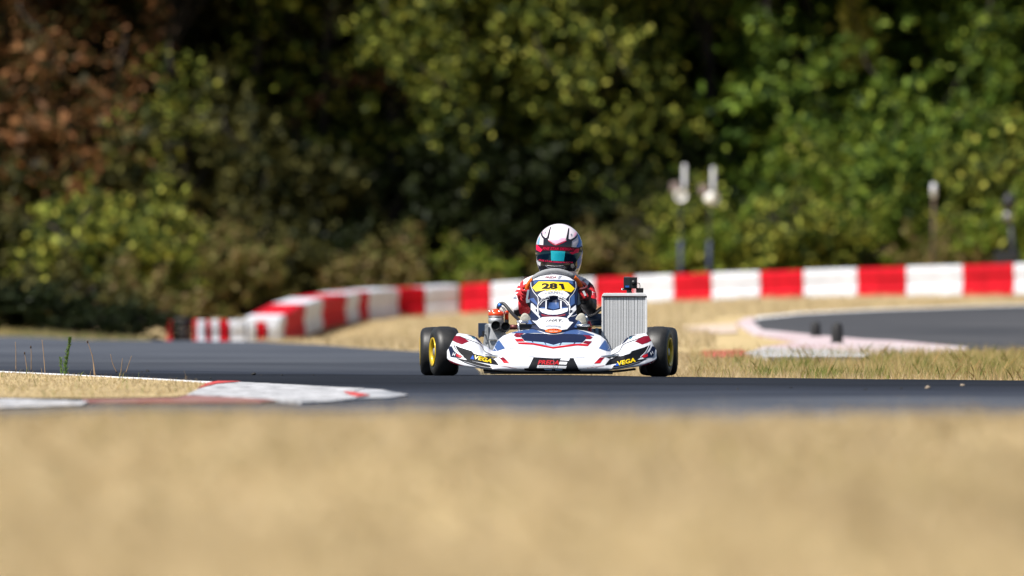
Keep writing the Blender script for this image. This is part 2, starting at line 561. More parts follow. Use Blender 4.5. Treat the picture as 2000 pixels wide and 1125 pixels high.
# plan line of the barrier as (pixel column, row of its top edge, distance)
line = [(2420, 503, 131), (2200, 508, 133.5), (2000, 514, 136), (1672, 523.5, 140), (1388, 533, 143.5), (1160, 542.5, 146), (1000, 550, 147.5), (898, 556, 148), (780, 563, 147.5), (700, 570, 145), (630, 582, 138), (590, 595, 132.5), (548, 620, 127.5)]
edges = [2420, 2310, 2200, 2090, 1978, 1878, 1768, 1672, 1567, 1482, 1388, 1313, 1238, 1160, 1092, 1025, 957, 898, 832, 780, 722, 703, 678, 631, 597, 558, 548]
cols = 'rwrwrwrwrwrwrwrwrwrwrwrwrw'
la = np.array(sorted(line)); 
def on_line(x):
    return P(x, float(np.interp(x, la[:, 0], la[:, 1])), float(np.interp(x, la[:, 0], la[:, 2])))
BH = 0.385
def barrier_block(a, b, m, label, thick=0.42, bh=BH, name='barrier_block', cat='barrier'):
    """hollow plastic block between two plan points, ribbed face, lipped top"""
    a = Vector(a); b = Vector(b)
    ax = (b - a); ax.z = 0
    L = ax.length; ax.normalize()
    n = Vector((-ax.y, ax.x, 0))           # towards the wood
    if n.y < 0: n = -n
    e = thing(name, ((a.x + b.x) / 2, (a.y + b.y) / 2, min(a.z, b.z) - bh), label, cat, 'blocks of the red and white track barrier')
    g = min(.012, L * .1)
    def pt(s, t, zfrac):
        z0 = a.z + (b.z - a.z) * s / L
        return a + ax * s + n * t + Vector((0, 0, z0 - a.z - bh * (1 - zfrac)))
    prof = [(0.0, 0.0), (0.0, .30), (.018, .34), (.018, .62), (0.0, .66), (0.0, .95), (.015, 1.0), (thick - .015, 1.0), (thick, .95), (thick, 0.0)]
    rows = []
    ss = [g, g + min(.02, L * .1), L - g - min(.02, L * .1), L - g]
    for i, s in enumerate(ss):
        ins = .012 if i in (0, 3) else 0
        rows.append([pt(s, min(max(t, ins), thick - ins), zf - (ins * .6 if zf > .97 else 0)) for t, zf in prof])
    o = grid('shell', rows, m, e, True, False)
    bm = bmesh.new(); bm.from_mesh(o.data)
    bmesh.ops.holes_fill(bm, edges=[x for x in bm.edges if x.is_boundary], sides=30)
    bmesh.ops.recalc_face_normals(bm, faces=bm.faces)
    bm.to_mesh(o.data); bm.free()
    return e
nm = {'r': 'red', 'w': 'white'}
ordn = ['first', 'second', 'third', 'fourth', 'fifth', 'sixth', 'seventh', 'eighth', 'ninth', 'tenth', 'eleventh', 'twelfth', 'thirteenth', 'fourteenth', 'fifteenth', 'sixteenth']
cnt = {'r': 0, 'w': 0}
for i in range(len(edges) - 1):
    c = cols[i]
    if edges[i] < 720:                     # tight bend: finer alternation
        pass
    if edges[i] <= 1990:
        cnt[c] += 1
        lab = f"{nm[c]} barrier block behind the kart, {ordn[cnt[c]-1]} {nm[c]} one from the right edge"
    else:
        lab = f"{nm[c]} barrier block {['outermost', 'second outermost', 'third outermost', 'fourth outermost'][i]} beyond the right edge of the picture"
    barrier_block(on_line(edges[i + 1]), on_line(edges[i]), M_bred if c == 'r' else M_bwhite, lab)
# the lower run on the left, seen nearly end on
low = [(549, 'w', 121.1), (523, 'r', 121.08), (503, 'w', 121.06), (482, 'w', 121.03), (449, 'r', 121.0), (430, 'w', 120.98), (413, 'r', 120.97), (403, 'w', 120.96), (391, '', 120.95)]
for i in range(len(low) - 1):
    x0, c, d0 = low[i]
    x1, _, d1 = low[i + 1]
    ty = 628 if x0 > 490 else 625
    barrier_block(P(x1 + .5, ty, d1), P(x0 - .5, ty, d0), M_bred if c == 'r' else M_bwhite,
                  f"{nm[c]} block in the low barrier run on the left, {ordn[i]} from the bend", .30, .32)
barrier_block(P(376, 624, 121.5), P(390, 624, 121.5), M_bred, 'bright red barrier end block right of the black tyre pack', .35, .32)
barrier_block(P(324, 625, 121.5), P(336, 625, 121.5), M_bred, 'bright red barrier block at the far left end', .35, .32)
pk = thing('tyre_pack', P(356, 672, 121.6), 'black tyre pack between two bright red blocks at barrier end', 'tyre stack')
for k in range(4):
    c = P(356, 660, 121.75); c.z = P(356, 667, 121.75).z + .03 + .066 * k
    tp = [(-.032, .075), (-.032, .10), (-.026, .112), (.026, .112), (.032, .10), (.032, .075)]
    lathe('tyre', tp, M_bblack, pk, 28, 'Z', c + Vector(((k % 2) * .006, 0, 0)))

# ------------------------------------------------------------------ kart wheel, decal and text tools
KD = 60.3
def W(px, py, y):
    return P(px, py, KD + y)
GZ = H - (737.0 - 562.5) * KD / F     # track height under the kart
OBJ = None
def bvh_of(o):
    dg = bpy.context.evaluated_depsgraph_get()
    dg.update()
    e = o.evaluated_get(dg)
    me = e.to_mesh()
    mw = o.matrix_world
    v = [mw @ x.co for x in me.vertices]
    f = [tuple(p.vertices) for p in me.polygons]
    t = BVHTree.FromPolygons(v, f)
    e.to_mesh_clear()
    return t

def project(name, bm, tree, m, parent, off=.0015, step=1.6):
    """bm holds flat shapes in photo pixels; lay them on the surface as a thin film"""
    xs = [v.co.x for v in bm.verts]; ys = [v.co.y for v in bm.verts]
    for ax, lo, hi in ((0, min(xs), max(xs)), (1, min(ys), max(ys))):
        k = math.ceil(lo / step) * step
        while k < hi:
            co = [0, 0, 0]; no = [0, 0, 0]
            co[ax] = k; no[ax] = 1
            bmesh.ops.bisect_plane(bm, geom=bm.verts[:] + bm.edges[:] + bm.faces[:], plane_co=co, plane_no=no)
            k += step
    dead = []
    for v in bm.verts:
        q = P(v.co.x, v.co.y, 60.0)
        dr = (q - CAMP).normalized()
        hit = tree.ray_cast(CAMP, dr)
        if hit[0] is None:
            dead.append(v)
        else:
            nn = hit[1] if hit[1].dot(dr) < 0 else -hit[1]
            v.co = hit[0] - dr * off * .6 + nn * off * .7
    bmesh.ops.delete(bm, geom=dead, context='VERTS')
    if not bm.faces:
        bm.free()
        return None
    bmesh.ops.triangulate(bm, faces=bm.faces)
    for f in bm.faces:
        f.normal_update()
        if f.normal.y > 0:
            f.normal_flip()
    return from_bm(name, bm, m, parent, True)

def decal(pts, tree, m, parent, off=.0015, name='sticker', step=1.6):
    bm = bmesh.new()
    vs = [bm.verts.new((a, b, 0)) for a, b in pts]
    es = [bm.edges.new((vs[i], vs[(i + 1) % len(vs)])) for i in range(len(vs))]
    bmesh.ops.triangle_fill(bm, use_beauty=True, edges=es)
    return project(name, bm, tree, m, parent, off, step)

def stroke(pts, wd, tree, m, parent, off=.0018, name='sticker'):
    """a line of the livery, width in pixels (one value or one per point)"""
    pts = smooth_path([(a, b, 0) for a, b in pts], 5) if len(pts) > 2 else [Vector((a, b, 0)) for a, b in pts]
    n = len(pts)
    L, R = [], []
    for i, p in enumerate(pts):
        t = (pts[min(n - 1, i + 1)] - pts[max(0, i - 1)]).normalized()
        nn = Vector((-t.y, t.x, 0))
        ww = wd if not isinstance(wd, tuple) else wd[0] + (wd[1] - wd[0]) * i / (n - 1)
        L.append(p + nn * ww / 2); R.append(p - nn * ww / 2)
    bm = bmesh.new()
    a = [bm.verts.new(p) for p in L]; b = [bm.verts.new(p) for p in R]
    for i in range(n - 1):
        bm.faces.new((a[i], a[i + 1], b[i + 1], b[i]))
    return project(name, bm, tree, m, parent, off)

def lettering(s, bl, br, hpx, tree, m, parent, off=.0026, shear=0.0, bold=.0, arc=0.0, name='lettering'):
    cu = bpy.data.curves.new('t', 'FONT')
    cu.body = s
    cu.shear = shear
    cu.offset = bold
    cu.resolution_u = 3
    to = bpy.data.objects.new('t', cu)
    COL.objects.link(to)
    dg = bpy.context.evaluated_depsgraph_get(); dg.update()
    me = bpy.data.meshes.new_from_object(to.evaluated_get(dg))
    bpy.data.objects.remove(to); bpy.data.curves.remove(cu)
    bm = bmesh.new(); bm.from_mesh(me); bpy.data.meshes.remove(me)
    xs = [v.co.x for v in bm.verts]; ys = [v.co.y for v in bm.verts]
    x0, x1, y0, y1 = min(xs), max(xs), min(ys), max(ys)
    bl = Vector(bl); br = Vector(br)
    ex = br - bl
    ey = Vector((ex.y, -ex.x)).normalized() * hpx
    for v in bm.verts:
        a = (v.co.x - x0) / (x1 - x0); b = (v.co.y - y0) / (y1 - y0)
        q = bl + ex * a + ey * b
        v.co = Vector((q.x, q.y - arc * (1 - (2 * a - 1) ** 2), 0))
    return project(name, bm, tree, m, parent, off, 2.5)

def Zf(ox, oy, s):
    return lambda pts: [(ox + a / s, oy + b / s) for a, b in pts]
Z5 = Zf(870, 640, 11.84); Z4 = Zf(1000, 640, 11.84); ZB = Zf(1030, 525, 14.07); ZC = Zf(1010, 590, 14.06); ZA = Zf(1030, 430, 11.25)

# kart materials
M_gel = mat('white_bodywork', (.61, .625, .67), .36, coat=.25, var=.10, scale=9, detail=9)
M_navy = mat('navy_print', (.007, .013, .042), .5, coat=.0, spec=.2)
M_black = mat('black_print', (.005, .006, .009), .62, coat=0, spec=.15)
M_blue = mat('blue_print', (.040, .085, .225), .38, coat=.1, spec=.3)
M_pale = mat('pale_blue_print', (.30, .44, .62), .38, coat=.1)
M_crim = mat('crimson_print', (.17, .003, .014), .36, coat=.15, spec=.3)
M_redp = mat('red_print', (.42, .008, .016), .36, coat=.1, spec=.3)
M_yel = mat('yellow_print', (.74, .52, .006), .4, coat=.1)
M_wht = mat('white_print', (.66, .67, .71), .36, coat=.15)
M_grey = mat('grey_print_and_shading', (.20, .22, .27), .4)
M_orng = mat('orange_print', (.80, .13, .02), .35, coat=.4)
M_pink = mat('pink_print', (.80, .42, .56), .3, coat=.5)
M_teal = mat('teal_print', (.06, .20, .26), .3, coat=.5)
M_rub = mat('slick_tyre_rubber', (.008, .008, .0085), .5, col2=(.024, .023, .021), scale=14, bump=.08)
M_rim = mat('yellow_rim', (.62, .42, .015), .35, metal=.3, coat=.4)
M_alu = mat('cast_aluminium', (.42, .43, .44), .5, metal=.7, var=.15, scale=40, bump=.1)
M_steel = mat('bright_steel', (.70, .70, .70), .25, metal=.9)
M_dark = mat('dark_metal', (.02, .02, .022), .5, metal=.3)
M_blk = mat('black_plastic', (.012, .012, .014), .42)
M_blkg = mat('black_rubber_hose', (.010, .010, .011), .45)
M_seat = mat('seat_fibreglass', (.02, .025, .035), .3, coat=.4)
M_redhead = mat('orange_red_anodised', (.85, .07, .012), .35, metal=.25, coat=.3)
M_blucap = mat('blue_anodised', (.03, .16, .60), .35, metal=.4)
M_tray = mat('black_floor_tray', (.008, .008, .009), .5)
M_airbox = mat('airbox_blue_black_plastic', (.015, .03, .065), .3, coat=.3)

kart = thing('racing_kart', (W(1078, 737, .4).x, KD + .4, GZ), 'white racing kart with red and blue livery and number 281', 'racing kart')

# ---- nose fairing, a lofted shell
S_off = [0, 35, 62, 80, 95, 105, 111, 115.5, 120, 126, 134, 141, 150, 166, 182, 190, 195, 200, 205]
S_top = [641, 642, 645, 649.5, 655.5, 664, 674, 685, 683, 678, 674, 665, 657, 652.5, 650.5, 653.5, 659, 668.5, 672]
S_bot = [725.5, 725.4, 725, 724.5, 724, 723.4, 723, 722.6, 722.2, 721.6, 720.8, 719.6, 718.2, 716.3, 713.5, 711, 709, 706, 700]
S_lip = [-.36, -.358, -.352, -.345, -.335, -.328, -.322, -.318, -.312, -.305, -.296, -.288, -.275, -.25, -.22, -.20, -.187, -.17, -.145]
S_bk = [.03, .02, .01, .0, -.02, -.045, -.07, -.10, -.10, -.09, -.08, -.07, -.06, -.05, -.05, -.055, -.06, -.07, -.085]
RW = [(0.02, .10), (0.0, .03), (.05, .0), (.14, .0), (.26, .05), (.36, .15), (.50, .28), (.64, .43), (.78, .60), (.90, .78), (.97, .92), (1.0, 1.0)]
offs = sorted(set(list(np.linspace(0, 205, 70)) + S_off))
offs = [-x for x in offs[::-1] if x > 0] + offs
NCX = 1078
rows = []
for hf, gf in RW:
    r = []
    for x in offs:
        a = abs(x)
        t = np.interp(a, S_off, S_top); b = np.interp(a, S_off, S_bot); l = np.interp(a, S_off, S_lip); k = np.interp(a, S_off, S_bk)
        pod = np.clip((a - 118) / 25, 0, 1)
        g2 = gf * (1 - .45 * pod * (1 - gf) * 2 * .6)        # pods stand steeper
        dent = .016 * math.exp(-((a - 150) / 34) ** 2) * math.exp(-((hf - .30) / .16) ** 2)   # scooped recess below the pod
        crease = -.010 * math.exp(-((hf - .05) / .06) ** 2) * np.clip((a - 60) / 60, 0, 1)
        r.append(W(NCX + x, b + (t - b) * hf, l + (k - l) * g2 + dent + crease))
    rows.append(r)
# rounded ends and the back edge turning down
rows.append([p + Vector((0, .03, -.012)) for p in rows[-1]])
nose = grid('nose_fairing', rows, M_gel, kart, False, True, .005)
sub = nose.modifiers.new('sub', 'SUBSURF'); sub.levels = 1; sub.render_levels = 1
T = bvh_of(nose)
def both(fn, pts, tree, m, off=.0015):
    q = fn(pts)
    decal(q, tree, m, nose, off)
    decal([(2 * NCX - a, b) for a, b in q], tree, m, nose, off)
def bothline(pts, wd, m, off=.0018):
    q = Z5(pts)
    stroke(q, wd, T, m, nose, off)
    stroke([(2 * NCX - a, b) for a, b in q], wd, T, m, nose, off)
both(Z5, [(150, 290), (205, 190), (330, 195), (440, 250), (545, 320), (470, 350), (380, 390), (250, 345)], T, M_crim)
both(Z5, [(190, 395), (330, 455), (620, 545), (660, 600), (900, 670), (1060, 715), (1140, 745), (1240, 870), (1060, 845), (700, 785), (500, 745), (400, 665), (280, 560), (205, 450)], T, M_black)
both(Z5, [(55, 440), (150, 430), (205, 540), (300, 620), (400, 662), (340, 705), (120, 672), (95, 560)], T, M_navy)
both(Z5, [(255, 600), (405, 655), (340, 700), (250, 665)], T, M_redp, .0022)
both(Z5, [(250, 705), (500, 750), (750, 805), (1035, 875), (1080, 955), (860, 925), (640, 875), (450, 815)], T, M_black)
both(Z5, [(60, 735), (200, 800), (430, 880), (380, 890), (180, 830), (50, 765)], T, M_crim)
both(Z5, [(1240, 685), (1350, 690), (1420, 760), (1300, 752)], T, M_crim)
both(Z5, [(1302, 755), (1422, 763), (1490, 830), (1350, 822)], T, M_redp)
both(Z5, [(500, 168), (690, 200), (790, 300), (850, 390), (770, 335), (680, 245), (600, 205)], T, M_navy)
both(Z5, [(600, 208), (675, 245), (675, 275), (610, 235)], T, M_teal, .0022)
both(Z5, [(1000, 485), (1110, 455), (1190, 545), (1060, 530)], T, M_blue)
both(Z5, [(1125, 440), (1150, 380), (1240, 285), (1380, 480), (1200, 540)], T, M_blue)
bothline([(330, 200), (480, 262), (750, 362), (840, 435), (930, 565), (1240, 682)], .9, M_black)
bothline([(1250, 875), (1450, 905), (1650, 940)], .7, M_crim)
bothline([(210, 390), (300, 560), (420, 680)], 1.2, M_wht, .003)
bothline([(420, 780), (640, 850), (860, 905), (1060, 930)], .6, M_grey, .003)
# centre of the nose
def cdec(pts, m, off=.0015):
    return decal(Z4(pts), T, m, nose, off)
cdec([(0, 100), (180, 40), (420, 22), (700, 20), (1100, 30), (1490, 50), (1640, 80), (1895, 170), (1895, 190), (1640, 165), (1420, 150), (510, 122), (330, 135), (200, 125), (0, 132)], M_blue)
cdec([(185, 188), (330, 137), (600, 140), (1420, 152), (1640, 167), (1725, 240), (1625, 350), (1150, 345), (960, 402), (740, 340), (290, 308), (215, 225)], M_navy, .0019)
cdec([(320, 312), (740, 345), (960, 405), (1150, 350), (1600, 353), (1580, 372), (1150, 392), (960, 432), (760, 402), (330, 332)], M_pale, .0022)
for q in ([(450, 318), (480, 320), (500, 352), (475, 350)], [(740, 345), (770, 350), (800, 405), (780, 402)], [(1125, 352), (1160, 350), (1110, 412), (1090, 415)], [(1440, 352), (1470, 352), (1440, 382), (1415, 382)]):
    cdec(q, M_navy, .0028)
cdec([(120, 345), (300, 342), (560, 372), (950, 448), (1400, 385), (1600, 372), (1790, 388), (1750, 430), (1500, 415), (950, 487), (480, 397), (150, 380)], M_redp, .0018)
cdec([(40, 180), (95, 130), (280, 135), (180, 187), (213, 226), (95, 222)], M_crim, .0022)
cdec([(60, 270), (235, 257), (288, 320), (110, 326)], M_redp, .0022)
cdec([(1642, 170), (1800, 187), (1865, 227), (1810, 270), (1700, 265), (1728, 238)], M_crim, .0022)
cdec([(1690, 306), (1850, 320), (1790, 384), (1640, 356)], M_crim, .0022)
cdec([(500, 685), (950, 712), (1420, 705), (1545, 965), (1610, 1010), (1500, 1012), (400, 1000), (290, 985), (280, 942), (380, 930)], M_black, .0018)
cdec([(590, 868), (1062, 882), (1042, 937), (572, 930)], M_wht, .0026)
for q in ([(1140, 705), (1340, 715), (1312, 770), (1112, 757)], [(1105, 790), (1282, 797), (1256, 857), (1083, 850)], [(1072, 882), (1266, 888), (1242, 947), (1050, 937)]):
    cdec(q, M_wht, .0026)
cdec([(740, 948), (925, 958), (930, 982), (765, 976)], M_pale, .0026)
cdec([(990, 955), (1175, 960), (1150, 986), (1005, 982)], M_pale, .0026)
lettering('PREDA', *Z4([(595, 855), (1085, 862)]), 8.6, T, M_redp, nose, shear=.25, bold=.03)
lettering('RACING KART', *Z4([(625, 908), (1020, 918)]), 2.0, T, M_grey, nose, .0034)
M_lavshade = mat('lavender_shading', (.46, .48, .58), .4, coat=.1)  # nose shading as a lavender colour, unused
for q in ([(-80, 488), (60, 490), (130, 498)], [(300, 655), (480, 668), (500, 682)], [(1425, 700), (1560, 690), (1690, 680)], [(1540, 965), (1700, 930), (1900, 880)], [(0, 935), (150, 950), (290, 985)]):
    stroke(Z4(q), .55, T, M_grey, nose, .0030)  # body creases shaded by thin painted grey lines
stroke(Z4([(965, 660), (962, 1010)]), .35, T, M_grey, nose, .0036)
lettering('VEGA', *Z5([(655, 725), (1062, 830)]), 8.2, T, M_yel, nose, .003, shear=.12, bold=.03)
decal(Z5([(578, 720), (640, 632), (668, 740)]), T, mat('cobalt_print', (.008, .07, .40), .6, spec=.15), nose, .0026)
lettering('VEGA', (1206.5, 714.8), (1241.5, 706.8), 8.4, T, M_yel, nose, .003, shear=.12, bold=.03)
decal([(1201, 715.5), (1206.5, 707.5), (1209, 714.5)], T, bpy.data.materials['cobalt_print'], nose, .0026)
lettering('H', *Z5([(160, 650), (228, 662)]), 6.5, T, M_wht, nose, .003, shear=.2, bold=.02)
lettering('H', (1271.5, 694), (1277, 690), 5.5, T, M_wht, nose, .003, shear=.2, bold=.02)

# ---- floor tray, lower lip, chassis
bm = bmesh.new()
box_bm(bm, (W(958, 0, 0).x, KD - .30, GZ + .020), (W(1196, 0, 0).x, KD + .95, GZ + .031), .004)
from_bm('floor_tray', bm, M_tray, kart)
tube('front_lip', [W(945, 723, -.22), W(985, 727, -.30), W(1078, 728.5, -.345), W(1170, 727.5, -.30), W(1212, 724.5, -.22), W(1240, 721, -.12)], .0065, M_dark, kart)
ch = GZ + .055
cx = W(1078, 0, 0).x
def KP(x, y, z):
    return Vector((cx + x, KD + y, GZ + z))
M_tubep = mat('chassis_grey_paint', (.42, .43, .45), .3, coat=.4)
for s in (-1, 1):
    tube('chassis_rail', smooth_path([KP(s * .16, -.22, .06), KP(s * .19, 0, .06), KP(s * .30, .35, .055), KP(s * .31, .8, .055), KP(s * .30, 1.15, .06)]), .015, M_tubep, kart)
    tube('stub_axle', [KP(s * .36, 0, .13), KP(s * .62, 0, .135)], .011, M_steel, kart)
    tube('tie_rod', [KP(s * .02, .06, .11), KP(s * .5, .05, .12)], .006, M_steel, kart)
    tube('bumper_bar', [KP(s * .17, -.24, .06), KP(s * .17, -.30, .10), KP(s * .36, -.24, .12)], .009, M_steel, kart)
tube('cross_member', [KP(-.36, 0, .09), KP(.36, 0, .09)], .015, M_tubep, kart)
tube('rear_axle', [KP(-.62, 1.05, .138), KP(.62, 1.05, .138)], .0225, M_steel, kart, 14)
tube('rear_bumper', smooth_path([KP(-.62, 1.30, .14), KP(-.3, 1.33, .13), KP(.3, 1.33, .13), KP(.62, 1.30, .14)]), .016, M_blk, kart)
tube('steering_column', [KP(0, .05, .10), KP(0.01, .42, .41)], .010, M_steel, kart)
# silver support bars either side of the panel
tube('support_bar', [W(1009, 628.5, .0), W(1032, 628.8, .0)], .0085, M_steel, kart)
tube('support_bar', [W(1013, 630, .0), W(1013.5, 652, .0)], .006, M_steel, kart)
tube('support_bar', [W(1126, 635.2, .0), W(1152, 635.8, .0)], .007, M_steel, kart)
box('pedal_bracket', (-.046, -.01, -.034), (.046, .012, .012), M_dark, kart, .003, None, W(1030, 637, .015))
box('pedal_bracket', (-.046, -.01, -.030), (.046, .012, .010), M_dark, kart, .003, None, W(1131, 642, .015))
tube('brake_rod', [W(1150, 638.2, .22), W(1178, 637, .62)], .005, mat('gold_anodised', (.45, .32, .12), .35, metal=.8), kart)

# ---- wheels
def wheel(c, dia, wd, ang, side):
    e = bpy.data.objects.new('wheel', None)
    e.location = c
    COL.objects.link(e)
    e.parent = kart
    e.matrix_parent_inverse = Matrix.Translation(kart.location).inverted()
    R = dia / 2; h = wd / 2; rr = .066
    rot = Matrix.Rotation(math.radians(ang), 4, 'Z')
    tp = [(-h + .012, rr), (-h + .003, rr + .012), (-h, R - .040), (-h + .004, R - .022), (-h + .013, R - .009), (-h + .028, R - .003), (-h * .4, R), (h * .4, R), (h - .028, R - .003), (h - .013, R - .009), (h - .004, R - .022), (h, R - .040), (h - .003, rr + .012), (h - .012, rr)]
    lathe('tyre', tp, M_rub, e, 56, 'X', c, rot)
    rp = [(-h - .002, rr + .010), (-h + .006, rr + .013), (-h + .012, rr + .004), (-h + .03, rr - .010), (0, rr - .016), (h - .03, rr - .010), (h - .012, rr + .004), (h - .006, rr + .013), (h + .002, rr + .010), (h - .010, rr - .004), (h - .03, rr - .016), (0, rr - .022), (-h + .03, rr - .016), (-h + .010, rr - .004)]
    lathe('rim_barrel', [(-h + .02, rr - .001), (0, rr - .012), (h - .02, rr - .001), (h - .03, rr - .008), (0, rr - .020), (-h + .03, rr - .008)], M_dark, e, 40, 'X', c, rot)
    for q_ in (-1, 1):
        lathe('rim_lip', [(q_ * (h - .022), rr - .002), (q_ * (h - .010), rr + .004), (q_ * (h - .004), rr + .014), (q_ * (h + .003), rr + .011), (q_ * (h - .006), rr - .002), (q_ * (h - .020), rr - .007)], M_rim, e, 40, 'X', c, rot)
    s = side
    hp = [(s * (h - .055), .0005), (s * (h - .055), .050), (s * (h - .048), .050), (s * (h - .045), .028), (s * (h - .012), .024), (s * (h - .006), .018), (s * (h - .006), .0005)]
    lathe('hub', hp, M_alu, e, 24, 'X', c, rot, closed=False)
    tubes('wheel_nuts', [([c + rot @ Vector((s * (h - .05), .034 * math.cos(a), .034 * math.sin(a))), c + rot @ Vector((s * (h - .032), .034 * math.cos(a), .034 * math.sin(a)))], .007) for a in (0.4, 2.5, 4.6)], M_dark, e, 6)
    return e
wheel(Vector((W(867, 0, 0).x, KD, GZ + .138)), .277, .128, 12, -1)
wheel(Vector((W(1287, 0, 0).x, KD, GZ + .138)), .277, .125, -11, 1)
wheel(Vector((W(858.5, 0, 1.05).x, KD + 1.05, GZ + .135)), .270, .212, 0, -1)
wheel(Vector((W(1285.5, 0, 1.05).x, KD + 1.05, GZ + .135)), .270, .212, 0, 1)

# ---- front panel (steering fairing)
pc = 1081.5
f_y = [534, 537, 541, 546, 553, 562, 575, 590, 603, 611, 616, 622, 632, 639, 646, 652, 657, 660]
f_w = [4, 20, 31, 40, 45, 47, 47.5, 46.5, 45, 44, 46, 51, 55, 50, 39, 30, 18, 4]
f_d = [.36, .345, .33, .31, .285, .26, .225, .185, .15, .125, .11, .085, .05, .02, -.01, -.035, -.055, -.065]
ys = list(np.linspace(534, 660, 64))
rows = []
for y in ys:
    hw = np.interp(y, f_y, f_w); dd = np.interp(y, f_y, f_d)
    r = []
    for k in range(41):
        t = -1 + 2 * k / 40
        bulge = -.055 * (1 - t * t) * min(1, hw / 30)
        ex = (t * hw) / 31.0; ey = (y - 600) / 21.0
        q = ex * ex + ey * ey
        bowl = .030 * max(0, 1 - q) ** .6 * (1.0 if y < 606 else .7) if q < 1 else 0
        tun = .02 * math.exp(-(t * hw / 9.5) ** 4) * math.exp(-((y - 590) / 14) ** 4)
        fold = .010 * math.exp(-((y - 613) / 3.0) ** 2)
        r.append(W(pc + t * hw, y, dd + bulge + bowl + tun + fold))
    rows.append(r)
panel = grid('front_panel', rows, M_navy, kart, False, True, .004)
T2 = bvh_of(panel)
def pd(fn, pts, m, off=.0015):
    return decal(fn(pts), T2, m, panel, off, step=1.6)
pd(ZB, [(150, 330), (180, 275), (260, 212), (450, 152), (700, 125), (950, 165), (1150, 240), (1290, 335), (1240, 325), (1050, 306), (700, 300), (250, 302)], M_wht)
pd(ZB, [(170, 345), (250, 304), (700, 302), (1050, 308), (1240, 328), (1260, 440), (1110, 368), (310, 345), (180, 440)], M_blue)
pd(ZB, [(135, 520), (310, 352), (700, 355), (1120, 377), (1300, 545), (1200, 650), (1040, 612), (850, 588), (700, 582), (520, 582), (235, 628)], M_yel, .002)
lettering('28', *ZB([(395, 562), (828, 562)]), 11.6, T2, M_black, panel, .003, bold=.05)
pd(ZB, [(858, 420), (900, 412), (985, 416), (1032, 572), (942, 566), (912, 462), (866, 456)], M_black, .003)
pd(ZB, [(285, 720), (380, 650), (490, 606), (740, 586), (980, 604), (1080, 650), (1158, 722), (1060, 830), (960, 775), (860, 748), (720, 735), (570, 755), (480, 790), (400, 825)], M_wht, .0024)
lettering('ADAC', *ZB([(490, 640), (950, 650)]), 3.6, T2, M_yel, panel, .0034, arc=1.2, bold=.01)
lettering('KERPEN', *ZB([(480, 715), (960, 722)]), 3.8, T2, M_grey, panel, .0034, arc=2.4, bold=.02)
lettering('PREDA', *ZB([(490, 275), (790, 272)]), 4.2, T2, M_crim, panel, .003, shear=.25, bold=.02)
for k in range(3):
    pd(ZB, [(840 + 10 * (2 - k), 205 + 30 * k), (950 - 20 * k, 205 + 30 * k), (940 - 20 * k, 222 + 30 * k), (832 + 10 * (2 - k), 222 + 30 * k)], M_grey, .003)
S = lambda pts, wd, m=M_wht, fn=ZB, off=.003: stroke(fn(pts), wd, T2, m, panel, off)
S([(300, 1250), (290, 1100), (295, 980), (400, 860), (500, 800), (590, 765)], 1.7)
S([(330, 1010), (400, 920), (480, 865), (600, 828)], 1.3)
S([(1150, 1250), (1160, 1100), (1150, 985), (1050, 865), (950, 800), (860, 762)], 1.7)
S([(1110, 1010), (1040, 920), (960, 865), (870, 828)], 1.3)
S([(595, 765), (595, 840)], 1.4); S([(858, 765), (870, 840)], 1.4)
S([(515, 870), (512, 1110)], 2.2); S([(925, 880), (925, 1110)], 2.2)
S([(105, 330), (105, 480), (180, 650), (290, 790), (305, 960)], 1.0)
S([(1320, 360), (1330, 520), (1260, 680), (1160, 800), (1145, 940)], .8)
pd(ZB, [(595, 930), (860, 930), (880, 1080), (720, 1130), (570, 1080)], M_blue, .002)
pd(ZB, [(330, 1060), (500, 1060), (500, 1100), (420, 1110)], M_blue, .002)
pd(ZB, [(940, 1060), (1110, 1050), (1040, 1105), (945, 1110)], M_blue, .002)
pd(ZB, [(1180, 780), (1290, 700), (1300, 960), (1170, 1040)], M_blue, .002)
pd(ZB, [(60, 830), (180, 800), (270, 950), (270, 1010), (130, 900)], mat('deep_blue_print', (.03, .07, .22), .3, coat=.5), .002)
pd(ZC, [(600, 175), (700, 190), (790, 185), (830, 215), (980, 243), (1140, 215), (1215, 190), (1400, 165), (1385, 255), (1240, 318), (1100, 348), (980, 352), (850, 348), (700, 300), (620, 240)], M_wht, .0026)
pd(ZC, [(385, 40), (430, 50), (560, 190), (490, 212), (640, 425), (605, 440), (380, 200)], M_wht, .0026)
pd(ZC, [(1605, 85), (1450, 210), (1530, 240), (1365, 425), (1405, 450), (1620, 215)], M_wht, .0026)
pd(ZC, [(650, 330), (860, 375), (1000, 392), (1140, 375), (1330, 330), (1320, 375), (1120, 405), (880, 405), (690, 395)], M_crim, .0024)
pd(ZC, [(560, 515), (600, 460), (700, 422), (900, 410), (1120, 410), (1290, 430), (1390, 452), (1430, 540), (1545, 560), (1500, 605), (1370, 750), (1220, 770), (760, 760), (620, 720), (520, 600), (410, 510), (480, 525)], M_wht, .0024)
lettering('HRT', *ZC([(860, 548), (1240, 556)]), 5.2, T2, M_black, panel, .0036, shear=.35, bold=.005)
stroke(ZC([(790, 560), (835, 490)]), .7, T2, M_black, panel, .0036)
stroke(ZC([(800, 530), (870, 522)]), .7, T2, M_black, panel, .0036)
stroke(ZC([(1130, 500), (1265, 546)]), .6, T2, M_black, panel, .0036)
pd(ZC, [(770, 655), (860, 642), (1100, 648), (1210, 682), (1195, 716), (1100, 700), (860, 696), (770, 705), (790, 682)], M_grey, .003)
lettering('RAVENOL', *ZC([(805, 692), (1150, 698)]), 2.5, T2, M_wht, panel, .0042, bold=.01)
